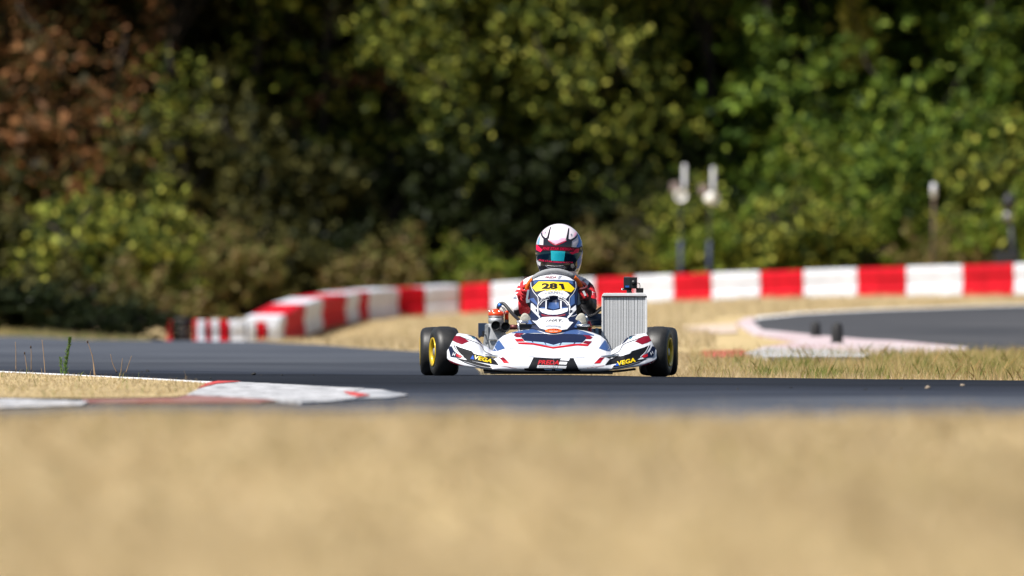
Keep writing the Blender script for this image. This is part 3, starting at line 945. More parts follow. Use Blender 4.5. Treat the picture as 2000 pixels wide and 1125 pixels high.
pd(ZC, [(995 + 225 * math.cos(a), 790 + 58 * math.sin(a)) for a in np.linspace(0, 2 * math.pi, 24, endpoint=False)], M_orng, .0032)
lettering('SUPER', *ZC([(850, 785), (1150, 790)]), 3.2, T2, M_crim, panel, .0044, arc=.6, bold=.01)
lettering('KART TEAM', *ZC([(890, 825), (1105, 828)]), 1.8, T2, M_wht, panel, .0044)
pd(ZC, [(560, 785), (640, 800), (780, 850), (990, 880), (1220, 852), (1415, 822), (1330, 940), (990, 980), (680, 930)], M_wht, .0026)
pd(ZC, [(235, 560), (300, 445), (370, 520), (450, 655), (330, 655)], M_blue, .0024)
pd(ZC, [(1560, 690), (1690, 495), (1755, 625), (1620, 715)], M_blue, .0024)
stroke(ZC([(1420, 400), (1560, 385), (1650, 352), (1720, 500), (1765, 630), (1640, 755), (1420, 820)]), .7, T2, M_wht, panel, .003)
# side wings of the panel, pale plastic fins
M_wing = mat('pale_grey_blue_plastic', (.30, .38, .45), .4)
for pts in ([(1030, 566), (1034, 566), (1031, 585), (1040, 583), (1036, 590), (1028, 592), (1027, 585)], [(1127, 570), (1131, 573), (1133, 588), (1134, 593), (1129, 596), (1123, 592), (1126, 585)]):
    bm = bmesh.new()
    vs = [bm.verts.new(W(a, b, .27)) for a, b in pts]
    f = bm.faces.new(vs)
    r = bmesh.ops.extrude_face_region(bm, geom=[f])
    for v in [g for g in r['geom'] if isinstance(g, bmesh.types.BMVert)]:
        v.co.y += .02
    bmesh.ops.recalc_face_normals(bm, faces=bm.faces)
    from_bm('panel_wing', bm, M_wing, kart)

# ---- steering wheel
sw = bpy.data.objects.new('steering_wheel', None)
sc_ = W(1082.5, 573, .40)
sw.location = sc_
COL.objects.link(sw); sw.parent = kart; sw.matrix_parent_inverse = Matrix.Translation(kart.location).inverted()
SWR = .150
tilt = math.radians(35)
ux = Vector((1, 0, 0)); uy = Vector((0, -math.sin(tilt), math.cos(tilt))); un = Vector((0, math.cos(tilt), math.sin(tilt)))
roll = math.radians(-3)
def swp(a):
    a += roll
    return sc_ + (ux * math.sin(a) + uy * math.cos(a)) * SWR
M_swg = mat('grey_suede', (.26, .27, .28), .8, var=.15, scale=60, bump=.2)
M_swo = mat('orange_suede', (.80, .14, .01), .75, var=.1, scale=60)
M_swb = mat('black_suede', (.012, .012, .013), .8)
def arc(a0, a1, m, nm_, r=.0145):
    tube(nm_, [swp(math.radians(a)) for a in np.linspace(a0, a1, 16)], r, m, sw, 12)
arc(-47, 47, M_swg, 'rim_top')
arc(47, 75, M_swo, 'grip_band'); arc(-75, -47, M_swo, 'grip_band')
arc(75, 150, M_swb, 'rim_side', .0135); arc(-150, -75, M_swb, 'rim_side', .0135)
arc(150, 210, M_swb, 'rim_bottom', .013)
for a in (90, 180, 270):
    q = swp(math.radians(a))
    tube('spoke', [sc_, q], .009, M_dark, sw)

# ---- engine on the left
eng = bpy.data.objects.new('engine', None)
eng.location = W(965, 650, .62)
COL.objects.link(eng); eng.parent = kart; eng.matrix_parent_inverse = Matrix.Translation(kart.location).inverted()
ES = F / (KD + .62)
def E(px, py, y=.62):
    return W(px, py, y)
c0 = E(969, 617)
dome = [(0, .0005), (0, .042), (.008, .0435), (.018, .042), (.022, .036), (.028, .028), (.036, .018), (.040, .0005)]
lathe('cylinder_head', dome, M_redhead, eng, 32, 'Z', c0, closed=False)
for a in np.linspace(0, 2 * math.pi, 6, endpoint=False):
    lathe('head_nut', [(0, .0005), (0, .006), (.010, .006), (.012, .0005)], M_steel, eng, 6, 'Z', c0 + Vector((.034 * math.cos(a), .034 * math.sin(a), .018)), closed=False)
lathe('cylinder', [(-.075, .040), (-.040, .040), (-.034, .043), (-.012, .043), (-.011, .040), (-.006, .040), (-.005, .0435), (.0, .0435), (.0, .0005)], M_alu, eng, 32, 'Z', c0, closed=False)
lathe('power_valve', [(-.030, .0005), (-.030, .011), (0, .011), (.0, .013), (.012, .013), (.018, .009), (.020, .0005)], M_redhead, eng, 20, 'Z', E(989.5, 613.5, .60), closed=False)
lathe('power_valve_base', [(-.075, .012), (-.03, .012)], M_dark, eng, 16, 'Z', E(989.5, 613.5, .60), closed=False)
# crankcase, tapering casting
bm = bmesh.new()
cs = [(632, 949, 981, .050), (645, 947.5, 986, .058), (660, 945, 992, .066), (676, 943, 996, .070), (700, 943, 1000, .075), (722, 946, 998, .070)]
rws = []
for py, xa, xb, hy in cs:
    a = E(xa, py, .62); b = E(xb, py, .62); c = (a + b) / 2; hx = (b.x - a.x) / 2
    rws.append([c + Vector((hx * math.copysign(abs(math.cos(t)) ** .55, math.cos(t)), hy * math.copysign(abs(math.sin(t)) ** .55, math.sin(t)), 0)) for t in np.linspace(0, 2 * math.pi, 28, endpoint=False)])
bm.free()
grid('crankcase', rws, M_alu, eng, True, True)
box('case_rib', (-.010, -.012, -.05), (.010, .0, .05), M_alu, eng, .003, None, E(950.5, 652, .565))
box('case_rib', (-.02, -.012, -.004), (.02, .0, .004), M_steel, eng, .002, None, E(962, 663, .55))
for px, py in ((968.4, 635.7), (987.4, 637.7)):
    p = E(px, py, .50)
    d = Vector((.0, 1, -.12)).normalized()
    q = d.to_track_quat('X', 'Z').to_matrix().to_4x4()
    pr = [(0.0, .0225), (-.004, .0245), (0.004, .0262), (.03, .0255), (.09, .022), (.09, .0185), (.03, .0185), (.005, .0200)]
    lathe('intake_pipe', pr, M_blk, eng, 30, 'X', p, q)
    lathe('intake_bore', [(.05, .0005), (.05, .0188)], M_tray, eng, 24, 'X', p, q, closed=False)
lathe('starter_motor', [(0, .0005), (0, .014), (.045, .014), (.048, .010), (.048, .0005)], mat('brown_red_anodised', (.12, .03, .03), .4, metal=.4), eng, 20, 'X', E(995, 639, .60), closed=False)
box('ignition_box', (-.024, -.02, -.038), (.024, .03, .038), M_airbox, eng, .004, None, E(942.5, 644.5, .66))
box('ignition_window', (-.006, -.004, -.010), (.006, 0, .010), M_tray, eng, .001, None, E(944, 650, .638))
tube('spark_plug', [E(973, 605, .62), E(975, 599, .62)], .0065, M_dark, eng)
tube('plug_cap', [E(975, 600, .615), E(977, 593, .615)], [.010, .0115], M_blucap, eng, 12)
tube('water_hose', smooth_path([E(973, 603, .63), E(974, 596, .63), E(979.5, 592.5, .63), E(986, 595, .62), E(996, 607, .58), E(1006, 618, .52), E(1017, 626.5, .45), E(1030, 630, .42)], 6), .0092, M_blkg, eng, 12)
for k in range(3):
    tube('cable', smooth_path([E(979 + 2 * k, 598 + k, .60), E(984 + 2 * k, 606, .59), E(985 + 3 * k, 612 + k, .585)]), .0018, M_blk if k != 1 else M_steel, eng, 6)
tube('clutch_cable', smooth_path([E(935, 660, .5), E(942, 655, .52), E(950, 654, .56)]), .003, M_blk, eng, 6)
box('engine_mount', (-.07, -.08, -.02), (.07, .08, .0), M_dark, eng, .004, None, E(970, 722, .62))

# ---- radiator on the right
rad = bpy.data.objects.new('radiator', None)
rad.location = W(1219, 690, .42)
COL.objects.link(rad); rad.parent = kart; rad.matrix_parent_inverse = Matrix.Translation(kart.location).inverted()
M_radm = mat('radiator_aluminium', (.72, .73, .74), .5, metal=.0, var=.06, scale=30)
M_core = mat('radiator_core_fins', (.27, .275, .28), .55, metal=.5, var=.3, scale=300)
RS = F / (KD + .42)
a = W(1175, 578.5, .42); b = W(1264, 578.5, .42)
w_ = b.x - a.x
zt = a.z; zb = W(1200, 697, .42).z
box('core', (a.x + .006, KD + .425, zb), (b.x - .006, KD + .455, zt), M_core, rad)
bm = bmesh.new()
prof = [W(1175.5, 578.4, .42), W(1176.5, 575, .42), W(1180, 572.3, .42), W(1259, 572.3, .42), W(1262.5, 575, .42), W(1264, 578.4, .42)]
vs = [bm.verts.new(p + Vector((0, -.010, 0))) for p in prof]
f = bm.faces.new(vs)
r = bmesh.ops.extrude_face_region(bm, geom=[f])
for v in [g for g in r['geom'] if isinstance(g, bmesh.types.BMVert)]:
    v.co.y += .055
bmesh.ops.recalc_face_normals(bm, faces=bm.faces)
bmesh.ops.bevel(bm, geom=bm.edges[:], offset=.002, segments=2, affect='EDGES')
from_bm('top_tank', bm, M_radm, rad)
box('bottom_tank', (a.x, KD + .412, zb - .03), (b.x, KD + .465, zb), M_radm, rad, .005)
box('side_plate', (a.x, KD + .414, zb), (a.x + .009, KD + .46, zt - .0005), M_radm, rad, .001)
box('side_plate', (b.x - .009, KD + .414, zb), (b.x, KD + .46, zt - .0005), M_radm, rad, .001)
box('tank_seam', (a.x + .001, KD + .4125, zt - .0045), (b.x - .001, KD + .416, zt - .0006), M_dark, rad)
NT = 27
x0 = a.x + .012; x1 = b.x - .012
tm = None
for k in range(NT):
    xc = x0 + (x1 - x0) * k / (NT - 1)
    if tm is None:
        bm = bmesh.new()
        box_bm(bm, (-.0029, -.004, 0), (.0029, .010, zt - zb - .006), .0012)
        tm = bpy.data.meshes.new('cooling_tube'); bm.to_mesh(tm); bm.free()
        tm.materials.append(M_radm)
    o = bpy.data.objects.new('cooling_tube', tm)
    COL.objects.link(o)
    o.location = (xc, KD + .4235, zb + .001)
    o.parent = rad
    o.matrix_parent_inverse = Matrix.Translation(rad.location).inverted()
    o.rotation_euler = (0, random.uniform(-.0035, .0035), 0)
tube('radiator_hose', smooth_path([W(1150, 616, .75), W(1163, 611, .66), W(1172, 604, .56), W(1180, 600, .47)]), .011, M_blkg, rad, 12)
tube('radiator_stay', [W(1219, 640, .47), W(1190, 715, .60)], .006, M_steel, rad)

# air box and blue-black parts between seat and radiator
lathe('air_box', [(-.06, .0005), (-.06, .028), (-.05, .036), (.06, .036), (.075, .028), (.075, .0005)], M_airbox, kart, 28, 'X', W(1162, 625, .78), closed=False)
box('battery_box', (-.05, -.06, -.06), (.05, .06, .04), M_airbox, kart, .006, None, W(1166, 656, .75))
box('battery_strap', (-.02, -.0635, -.058), (-.004, .06, .043), mat('pale_blue_strap', (.25, .42, .58), .5), kart, .001, None, W(1170, 656, .75))
tube('fuel_filler', [W(1150, 628, .30), W(1152.5, 638, .28), W(1151.5, 650, .26)], [.007, .011, .010], mat('red_plastic', (.65, .012, .02), .4), kart, 12)
# seat shell
rows = []
for t in np.linspace(0, 1, 14):
    yb = .72 + .42 * t ** .8; zz = .05 + .42 * t ** 2.2
    hw = .165 + .03 * t
    r = []
    for s in np.linspace(-1, 1, 15):
        r.append(KP(.03 + s * hw, yb - .14 * abs(s) ** 2.2 * t, zz + .17 * abs(s) ** 3 * (1 - t)))
    rows.append(r)
grid('seat', rows, M_seat, kart, False, True, .006)
box('fuel_tank', (-.11, .30, .05), (.11, .58, .22), mat('fuel_tank_plastic', (.5, .5, .46), .4), kart, .03, None, Vector((cx, KD, GZ)), True)

# ------------------------------------------------------------------ driver
M_suitw = mat('white_race_suit', (.76, .75, .77), .75, var=.05, scale=25, bump=.35)
M_suitr = mat('red_suit_panel', (.58, .012, .022), .7, var=.15, scale=25, bump=.3)
M_suitb = mat('black_suit_panel', (.010, .010, .014), .7, var=.2, scale=25, bump=.3)
M_suitd = mat('dark_red_suit_panel', (.16, .008, .014), .75, var=.2, scale=25, bump=.3)
man = thing('person', (W(1088, 0, .9).x, KD + .9, GZ + .06), 'driver in red, white and black suit and pink white helmet gripping the steering wheel', 'person')
def skin(name, nodes, links, m, parent, root=0, sub=2):
    me = bpy.data.meshes.new(name)
    me.from_pydata([tuple(n[0]) for n in nodes], links, [])
    o = bpy.data.objects.new(name + '_tmp', me)
    COL.objects.link(o)
    sk = o.modifiers.new('s', 'SKIN'); sk.use_smooth_shade = True
    sv = me.skin_vertices[0].data
    for i, n in enumerate(nodes):
        r = n[1]
        sv[i].radius = (r, r) if not isinstance(r, tuple) else r
        sv[i].use_root = (i == root)
    ss = o.modifiers.new('b', 'SUBSURF'); ss.levels = sub; ss.render_levels = sub
    dg = bpy.context.evaluated_depsgraph_get(); dg.update()
    m2 = bpy.data.meshes.new_from_object(o.evaluated_get(dg))
    m2.name = name
    bpy.data.objects.remove(o)
    return link(name, m2, m, parent, True)
N = [(W(1088, 700, .92), .13), (W(1088, 655, .97), .13), (W(1088, 605, .97), .135), (W(1089, 568, .95), .12), (W(1090, 545, .92), .075), (W(1091, 522, .89), .055), (W(1092, 500, .86), .085), (W(1092, 470, .85), .075),
     (W(1050, 556, .93), .08), (W(1030, 561, .88), .060), (W(1018, 588, .78), .050), (W(1014, 606, .67), .044), (W(1019, 600, .57), .038), (W(1026, 590, .48), .030),
     (W(1124, 558, .93), .08), (W(1142, 563, .88), .060), (W(1149, 585, .78), .048), (W(1152, 603, .67), .042), (W(1148, 594, .57), .036), (W(1140, 582, .48), .028),
     (W(1058, 696, .82), .085), (W(1048, 655, .62), .070), (W(1044, 642, .46), .058), (W(1036, 672, .28), .045), (W(1031, 700, .15), .036),
     (W(1118, 696, .82), .085), (W(1126, 655, .62), .070), (W(1128, 642, .46), .058), (W(1131, 672, .28), .045), (W(1131, 702, .15), .036)]
Lk = [(0, 1), (1, 2), (2, 3), (3, 4), (4, 5), (5, 6), (6, 7), (3, 8), (8, 9), (9, 10), (10, 11), (11, 12), (12, 13), (3, 14), (14, 15), (15, 16), (16, 17), (17, 18), (18, 19), (0, 20), (20, 21), (21, 22), (22, 23), (23, 24), (0, 25), (25, 26), (26, 27), (27, 28), (28, 29)]
body = skin('body', N, Lk, M_suitw, man)
TB = bvh_of(body)
ZL = Zf(990, 520, 8.04); ZR = Zf(1110, 530, 8.04)
def bd(fn, pts, m, off=.003, nm_='suit_panel'):
    return decal(fn(pts), TB, m, body, off, nm_, 1.3)
bd(ZL, [(150, 250), (200, 190), (268, 160), (262, 260), (245, 345), (145, 345)], M_suitr)
bd(ZL, [(140, 368), (243, 372), (240, 408), (136, 404)], M_suitr)
bd(ZL, [(132, 430), (190, 436), (260, 410), (330, 420), (400, 600), (380, 740), (250, 745), (190, 700), (180, 560), (165, 470)], M_suitr)
bd(ZL, [(112, 690), (190, 680), (250, 750), (330, 760), (300, 840), (180, 830), (125, 770)], M_suitb)
bd(ZL, [(95, 490), (150, 470), (160, 520), (100, 520)], M_grey)
bd(ZL, [(180, 305), (215, 265), (208, 315)], M_wht, .005)
bd(ZL, [(230, 455), (290, 470), (290, 500), (235, 480)], M_wht, .005)
bd(ZR, [(120, 100), (178, 150), (215, 260), (300, 235), (335, 150), (560, 120), (560, 720), (360, 760), (250, 740), (130, 700)], M_suitb)
bd(ZR, [(345, 225), (395, 245), (435, 380), (425, 440), (330, 420), (320, 330), (335, 260)], M_suitr, .005)
bd(ZR, [(200, 440), (330, 430), (350, 520), (300, 640), (230, 670), (210, 560)], M_suitd, .005)
stroke(ZR([(335, 315), (400, 345)]), .8, TB, M_wht, body, .007, 'suit_logo'); stroke(ZR([(372, 325), (378, 385)]), .8, TB, M_wht, body, .007, 'suit_logo')
lettering('HRT', *ZR([(205, 190), (300, 140)]), 4.5, TB, M_black, body, .005, shear=.3, name='suit_lettering')
# hands: palm and five fingers closed round the rim
def hand(px, s, mR):
    base = swp(math.radians(88 * s))
    out = (ux * math.sin(math.radians(88 * s)) + uy * math.cos(math.radians(88 * s))).normalized()
    tan = uy
    wr = W(px[0], px[1], .49)
    e = bpy.data.objects.new('glove', None); e.location = wr
    COL.objects.link(e); e.parent = man; e.matrix_parent_inverse = Matrix.Translation(man.location).inverted()
    pal = base + out * .026 + un * .018
    nodes = [(wr, .030), ((wr + pal) / 2, (.034, .026)), (pal, (.040, .020))]
    skin('palm', nodes, [(0, 1), (1, 2)], mR, e)
    for k, ln in enumerate((.92, 1.0, .95, .80)):
        o = tan * (.033 - .021 * k)
        b0 = base + o + out * .030 + un * .006
        fs = [(b0, .0100), (base + o + out * .024 - un * .024 * ln, .0098), (base + o - out * .004 - un * .028 * ln, .0092), (base + o - out * .024 * ln - un * .010, .0082)]
        skin('finger', fs, [(0, 1), (1, 2), (2, 3)], mR, e, 0, 1)
    th = [(pal + tan * .020, .013), (base + out * .002 + tan * .040 + un * .026, .0115), (base - out * .022 + tan * .046 + un * .014, .0098)]
    skin('thumb', th, [(0, 1), (1, 2)], mR, e, 0, 1)
    return e
M_glr = mat('red_glove', (.50, .010, .018), .7, var=.25, scale=40, bump=.4)
M_glb = mat('black_red_glove', (.10, .008, .012), .7, var=.3, scale=40, bump=.4)
hl = hand((1024, 592), -1, M_glr)
hr = hand((1144, 585), 1, M_glb)
tube('cuff', smooth_path([W(1028.5, 589, .46), W(1026, 597, .52), W(1023.5, 603, .57)]), [.031] * 6 + [.037] * 7, M_glr, hl, 16)
tube('cuff', smooth_path([W(1140, 584, .46), W(1145, 592, .53), W(1149, 600, .60)]), [.031] * 6 + [.037] * 7, M_suitb, hr, 16)
o = box('cuff_patch', (-.018, -.004, -.024), (.018, .004, .024), M_suitr, hr, .003, Matrix.Rotation(math.radians(-25), 4, 'Y'), W(1140.5, 574, .36))
o = box('cuff_badge', (-.006, -.003, -.015), (.006, .002, .015), M_wht, hr, .001, Matrix.Rotation(math.radians(-25), 4, 'Y'), W(1141.5, 573, .352))
# boots: soles face the camera on the pedals
M_sole = mat('beige_boot_sole', (.42, .40, .34), .8, var=.12, scale=60, bump=.3)
for cx_, s in ((1031, -1), (1130, 1)):
    e = bpy.data.objects.new('boot', None); e.location = W(cx_, 700, .1)
    COL.objects.link(e); e.parent = man; e.matrix_parent_inverse = Matrix.Translation(man.location).inverted()
    out_ = []
    for a in np.linspace(0, 2 * math.pi, 32, endpoint=False):
        z = math.cos(a); x = math.sin(a)
        wd = .040 + .008 * z
        out_.append(Vector((x * wd + s * .004 * z, 0, z * .135)))
    top = W(cx_, 660, .07)
    rot = Matrix.Rotation(math.radians(-6 * -s), 4, 'Y') @ Matrix.Rotation(math.radians(8), 4, 'X')
    rws = []
    for yy, k in ((0, .0), (0, .93), (.004, 1.0), (.018, 1.0), (.022, .95)):
        rws.append([top + rot @ (p * k + Vector((0, yy, 0))) for p in out_])
    grid('sole', rws, M_sole, e, True, True)
    rws = []
    for yy, k, dz in ((.021, .94, 0), (.045, .92, -.004), (.075, .78, -.022), (.11, .55, -.055), (.16, .42, -.07)):
        rws.append([top + rot @ (Vector((p.x * (k + .1), yy, p.z * k + dz))) for p in out_])
    grid('upper', rws, M_suitb if s > 0 else M_suitb, e, True, True)

# helmet
hc = W(1092.5, 489, .845)
HSC = F / (KD + .845)
hel_rows = []
for i in range(41):
    t = (i / 40) ** 1.7
    py = 436.8 + (540 - 436.8) * t
    zrel = t
    # half width and half depth along the height
    ky = [0, .01, .04, .1, .2, .32, .45, .56, .68, .8, .9, 1.0]
    kw = [.0, 9, 17.5, 27, 36.5, 42.6, 45.5, 45.6, 44.5, 42, 38.5, 33]
    kd = [.0, 10, 20, 31, 42, 49, 52, 52, 51, 50, 47, 40]
    dome = math.sqrt(max(0, 1 - (1 - t / .45) ** 2)) if t < .45 else 1.0
    hwid = 45.5 * dome if t < .45 else float(np.interp(t, ky, kw)); hdep = 52 * dome if t < .45 else float(np.interp(t, ky, kd))
    r = []
    for k in range(64):
        a = 2 * math.pi * k / 64
        cxx, syy = math.sin(a), -math.cos(a)
        chin = (-.010 * max(0, (t - .72) / .28) * max(0, -syy) ** 3)
        q = Vector((cxx * hwid / HSC, syy * hdep / HSC + chin, 0))
        q = Matrix.Rotation(math.radians(-4), 3, 'Z') @ q
        c = W(1092.3, py, .845)
        r.append(c + q)
    hel_rows.append(r)
hel = grid('helmet', hel_rows, mat('white_helmet_paint', (.74, .66, .71), .25, coat=.4), man, True, True)
TH = bvh_of(hel)
M_visor = mat('mirrored_visor', (.010, .045, .10), .06, metal=.85)
M_visrefl = mat('teal_visor_reflection', (.012, .46, .60), .15, metal=.25)
M_hblk = mat('black_helmet_paint', (.010, .009, .012), .2, coat=.8)
M_hblue = mat('blue_helmet_paint', (.015, .16, .58), .4, coat=.1, spec=.3)
M_hlb = mat('light_blue_helmet_paint', (.18, .42, .75), .35, coat=.1)
M_hred = mat('neon_red_print', (.80, .008, .07), .45, coat=0, spec=.2)
M_hmar = mat('maroon_print', (.07, .003, .012), .45, coat=0, spec=.2)
def hd(pts, m, off=.0015, nm_='sticker'):
    return decal(ZA(pts), TH, m, hel, off, nm_, 1.6)
hd([(350, 560), (355, 400), (455, 372), (455, 435), (620, 542), (850, 455), (880, 408), (980, 430), (970, 600), (640, 585)], M_hblk)
hs = lambda pts, wd, m=M_hmar, off=.0018: stroke(ZA(pts), wd, TH, m, hel, off)
hs([(512, 150), (485, 250), (450, 400)], (1.4, 4.2), M_hblk); hs([(908, 180), (890, 300), (868, 430)], (2.0, 4.4), M_hblk)
hs([(330, 215), (318, 290), (330, 350), (385, 410)], (1.8, 4.2), M_hblk); hs([(1092, 230), (1100, 310), (1060, 380), (965, 440)], (1.8, 4.2), M_hblk)
hs([(460, 440), (620, 545), (850, 458)], .9, M_hred, .0026)
hd([(475, 435), (560, 420), (680, 440), (740, 395), (840, 400), (842, 445), (630, 530)], M_pink, .0022)
hd([(340, 260), (400, 235), (380, 330), (345, 310)], M_pink, .0022); hd([(1030, 290), (1080, 250), (1075, 320), (1010, 380)], M_pink, .0022)
for p in ((405, 275), (962, 320)):
    hd([(p[0] + 14 * math.cos(a), p[1] + 22 * math.sin(a)) for a in np.linspace(0, 6.28, 10, endpoint=False)], M_grey, .0026, 'vent')
hd([(215, 510), (250, 400), (285, 345), (265, 500), (258, 530)], M_hlb)
hd([(1085, 215), (1160, 240), (1225, 400), (1235, 560), (1130, 600), (1070, 595), (1125, 480), (1115, 350)], M_hblue)
hd([(1195, 610), (1235, 640), (1235, 800), (1180, 940), (1120, 1060), (1085, 1060), (1095, 880), (1150, 740)], M_hblue)
hd([(215, 900), (245, 1000), (260, 1125), (1120, 1125), (1100, 1010), (1100, 880), (1000, 930), (350, 910)], M_hblk)
hd([(205, 890), (300, 930), (290, 1010), (225, 965)], M_wht, .003)
# visor shell stands proud of the helmet
hd([(192, 560), (215, 535), (640, 572), (1125, 602), (1190, 560), (1205, 640), (1165, 760), (1090, 880), (1000, 950), (640, 955), (330, 915), (230, 880), (190, 760)], M_visor, .005, 'visor')
hd([(520, 672), (828, 682), (800, 900), (528, 888)], M_visrefl, .0062, 'visor_reflection')  # sky reflection in the visor, painted as a teal patch
hd([(205, 540), (640, 575), (1128, 604), (1122, 660), (920, 690), (640, 668), (350, 672), (280, 700), (200, 640)], M_hmar, .0064)
hd([(212, 545), (240, 550), (345, 650), (305, 702), (215, 655)], M_hred, .0074); hd([(1040, 632), (1126, 618), (1112, 705), (968, 752), (915, 708), (1000, 690)], M_hred, .0074)
lettering('FIVE STAR DESIGNS', *ZA([(350, 650), (1020, 668)]), 5.0, TH, M_hred, hel, .0078, shear=.3)
lettering('FIVE-STAR-DESIGNS.COM', *ZA([(270, 890), (985, 945)]), 3.2, TH, M_hred, hel, .0078, bold=.01, arc=-1.5)
hs([(400, 990), (470, 1040), (600, 1055), (760, 1045), (820, 1005)], 1.2, M_grey, .003)
hs([(430, 992), (600, 1008), (790, 1000)], .8, M_wht, .003)
hd([(985 + 42 * math.cos(a), 1005 + 48 * math.sin(a)) for a in np.linspace(0, 6.28, 16, endpoint=False)], M_alu, .004, 'visor_button')
hd([(1160 + 22 * math.cos(a), 630 + 40 * math.sin(a)) for a in np.linspace(0, 6.28, 14, endpoint=False)], M_hblk, .007, 'visor_pivot')
hs([(1040, 1110), (1090, 1060)], 1.6, M_wht, .003)

# ------------------------------------------------------------------ action camera on the radiator
ac = thing('action_camera', W(1231, 572, .44), 'small black action camera clamped on top of the radiator', 'camera')
g1 = W(1218, 563.5, .42); g2 = W(1244.5, 541.5, .42)
box('camera_body', (g1.x, KD + .415, g1.z), (g2.x, KD + .445, g2.z), M_blk, ac, .005)
box('screen', (g1.x + .003, KD + .4125, g1.z + .004), (g1.x + .037, KD + .4145, g2.z - .006), mat('camera_screen', (.01, .02, .03), .1), ac, .0005)
box('screen_corner', (g1.x + .009, KD + .4105, g1.z + .006), (g1.x + .030, KD + .4121, g1.z + .016), M_blucap, ac)
lathe('lens', [(0, .0005), (0, .013), (.006, .013), (.008, .010), (.008, .0005)], M_blk, ac, 20, 'Y', W(1238, 552, .405), closed=False)
box('top_button', (g1.x + .004, KD + .42, g2.z), (g1.x + .036, KD + .44, g2.z + .0025), M_steel, ac, .0008)
tube('clamp_bolt', [W(1214.5, 565, .43), W(1234, 565.3, .43)], .0055, M_blk, ac)
lathe('bolt_knob', [(-.004, .0005), (-.004, .0055), (.004, .0055), (.004, .0005)], M_steel, ac, 12, 'X', W(1215.5, 564.5, .428), closed=False)
tube('mount_foot', [W(1228, 564, .43), W(1229, 572.5, .43)], [.010, .016], M_blk, ac)
box('microphone_adapter', (-.020, -.012, -.013), (.020, .014, .013), M_blk, ac, .003, None, W(1249.5, 567.2, .43))
tube('cable', smooth_path([W(1244.5, 553, .43), W(1248.5, 553.5, .43), W(1250, 558, .43), W(1249.5, 563, .43)]), .0022, M_blk, ac, 6)

# ------------------------------------------------------------------ posts behind the barrier
M_postw = mat('white_reflector_sleeve', (.72, .74, .80), .4, var=.1, scale=20)
M_postd = mat('dark_olive_post', (.014, .017, .010), .8, var=.3, scale=8)
M_postblue = mat('blue_post_sleeve', (.025, .035, .085), .6, var=.2, scale=8)
M_postbrown = mat('brown_wood_post', (.075, .045, .03), .8, var=.3, scale=6)
M_speaker = mat('off_white_horn', (.80, .80, .77), .5, var=.08, scale=20)
M_brkt = mat('pinkish_grey_bracket', (.20, .15, .14), .6)
PD = 149.5
def sig_post(px, ytop, hornw, label):
    base = P(px, 545, PD); base.z = tz1(base.x, base.y) - .05
    e = thing('loudspeaker_post', base, label, 'post', 'loudspeaker posts behind the barrier')
    x = P(px - 2, 0, PD).x
    y = PD
    zp = lambda py: P(0, py, PD).z
    tube('pole', [(x, y, base.z), (x, y, zp(ytop + 45))], .014, M_postd, e, 10)
    tube('blue_sleeve', [(x - .005, y, base.z + .1), (x - .005, y, zp(470)), ], .026, M_postblue, e, 12)
    xs = P(px + 5, 0, PD).x
    tube('white_sleeve', smooth_path([(xs, y, zp(ytop + 48)), (xs, y, zp(ytop + 36)), (xs, y, zp(ytop + 6)), (xs, y, zp(ytop))], 3), [.016, .020, .024, .026, .026, .026, .026, .024, .020, .012], M_postw, e, 14)
    # horn, opening towards the track
    c = Vector((P(px - 4, 0, PD).x, y - .10, zp(ytop + 62)))
    if hornw > 30:
        d = Vector((.75, -.6, .05)).normalized()
    else:
        d = Vector((.10, -1, .05)).normalized()
    q = d.to_track_quat('X', 'Z').to_matrix().to_4x4()
    pr = [(-.06, .03), (-.02, .06), (.04, .082), (.09, .088), (.12, .082), (.11, .070), (.06, .045), (.02, .014)]
    lathe('horn', pr, M_speaker, e, 24, 'X', c, q)
    lathe('horn_throat', [(-.02, .0005), (.03, .016), (.06, .022), (.06, .0005)], M_speaker, e, 16, 'X', c, q, closed=False)
    box('driver_unit', (-.06, -.06, -.06), (.06, .06, .07), M_brkt, e, .015, None, Vector((P(px - 14, 0, PD).x, y - .02, zp(ytop + 45))))
    return e
sig_post(1332, 321, 26, 'post with white tube and round white horn, left one of the pair')
sig_post(1388, 326, 42, 'post with white tube and sideways white horn, right one of the pair')
bz = P(1822, 0, 146.5)
e = thing('marker_post', (bz.x, 146.5, tz1(bz.x, 146.5) - .03), 'thin brown post with a white cap on the right', 'post')
tube('pole', [(bz.x, 146.5, e.location.z), (bz.x + .01, 146.5, P(0, 384, 146.5).z)], [.020, .018], M_postbrown, e, 10)
tube('white_cap', [(bz.x + .01, 146.5, P(0, 386, 146.5).z), (bz.x + .01, 146.5, P(0, 362, 146.5).z), (bz.x + .01, 146.5, P(0, 358, 146.5).z)], [.034, .034, .02], M_postw, e, 12)
bz = P(1976, 0, 145)
M_lampb = mat('black_lamp_housing', (.012, .013, .016), .5)
e = thing('signal_lamp', (bz.x, 145, tz1(bz.x, 145) - .03), 'black signal lamp on a leaning post at the right edge', 'signal lamp')
tube('pole', [(bz.x + .07, 145, e.location.z), (bz.x - .02, 145, P(0, 430, 145).z)], [.04, .026], M_lampb, e, 10)
tube('lamp_head', [P(1969, 412, 145), P(1970, 392, 145), P(1974, 378, 145)], [.07, .085, .05], M_lampb, e, 14)
tube('grey_collar', [P(1968.5, 432, 145), P(1968.5, 414, 145)], .055, mat('grey_collar', (.22, .22, .23), .5, metal=.4), e, 12)
box('base_box', (-.17, -.1, -.10), (.14, .1, .10), M_lampb, e, .03, None, P(1968, 505, 144.9))
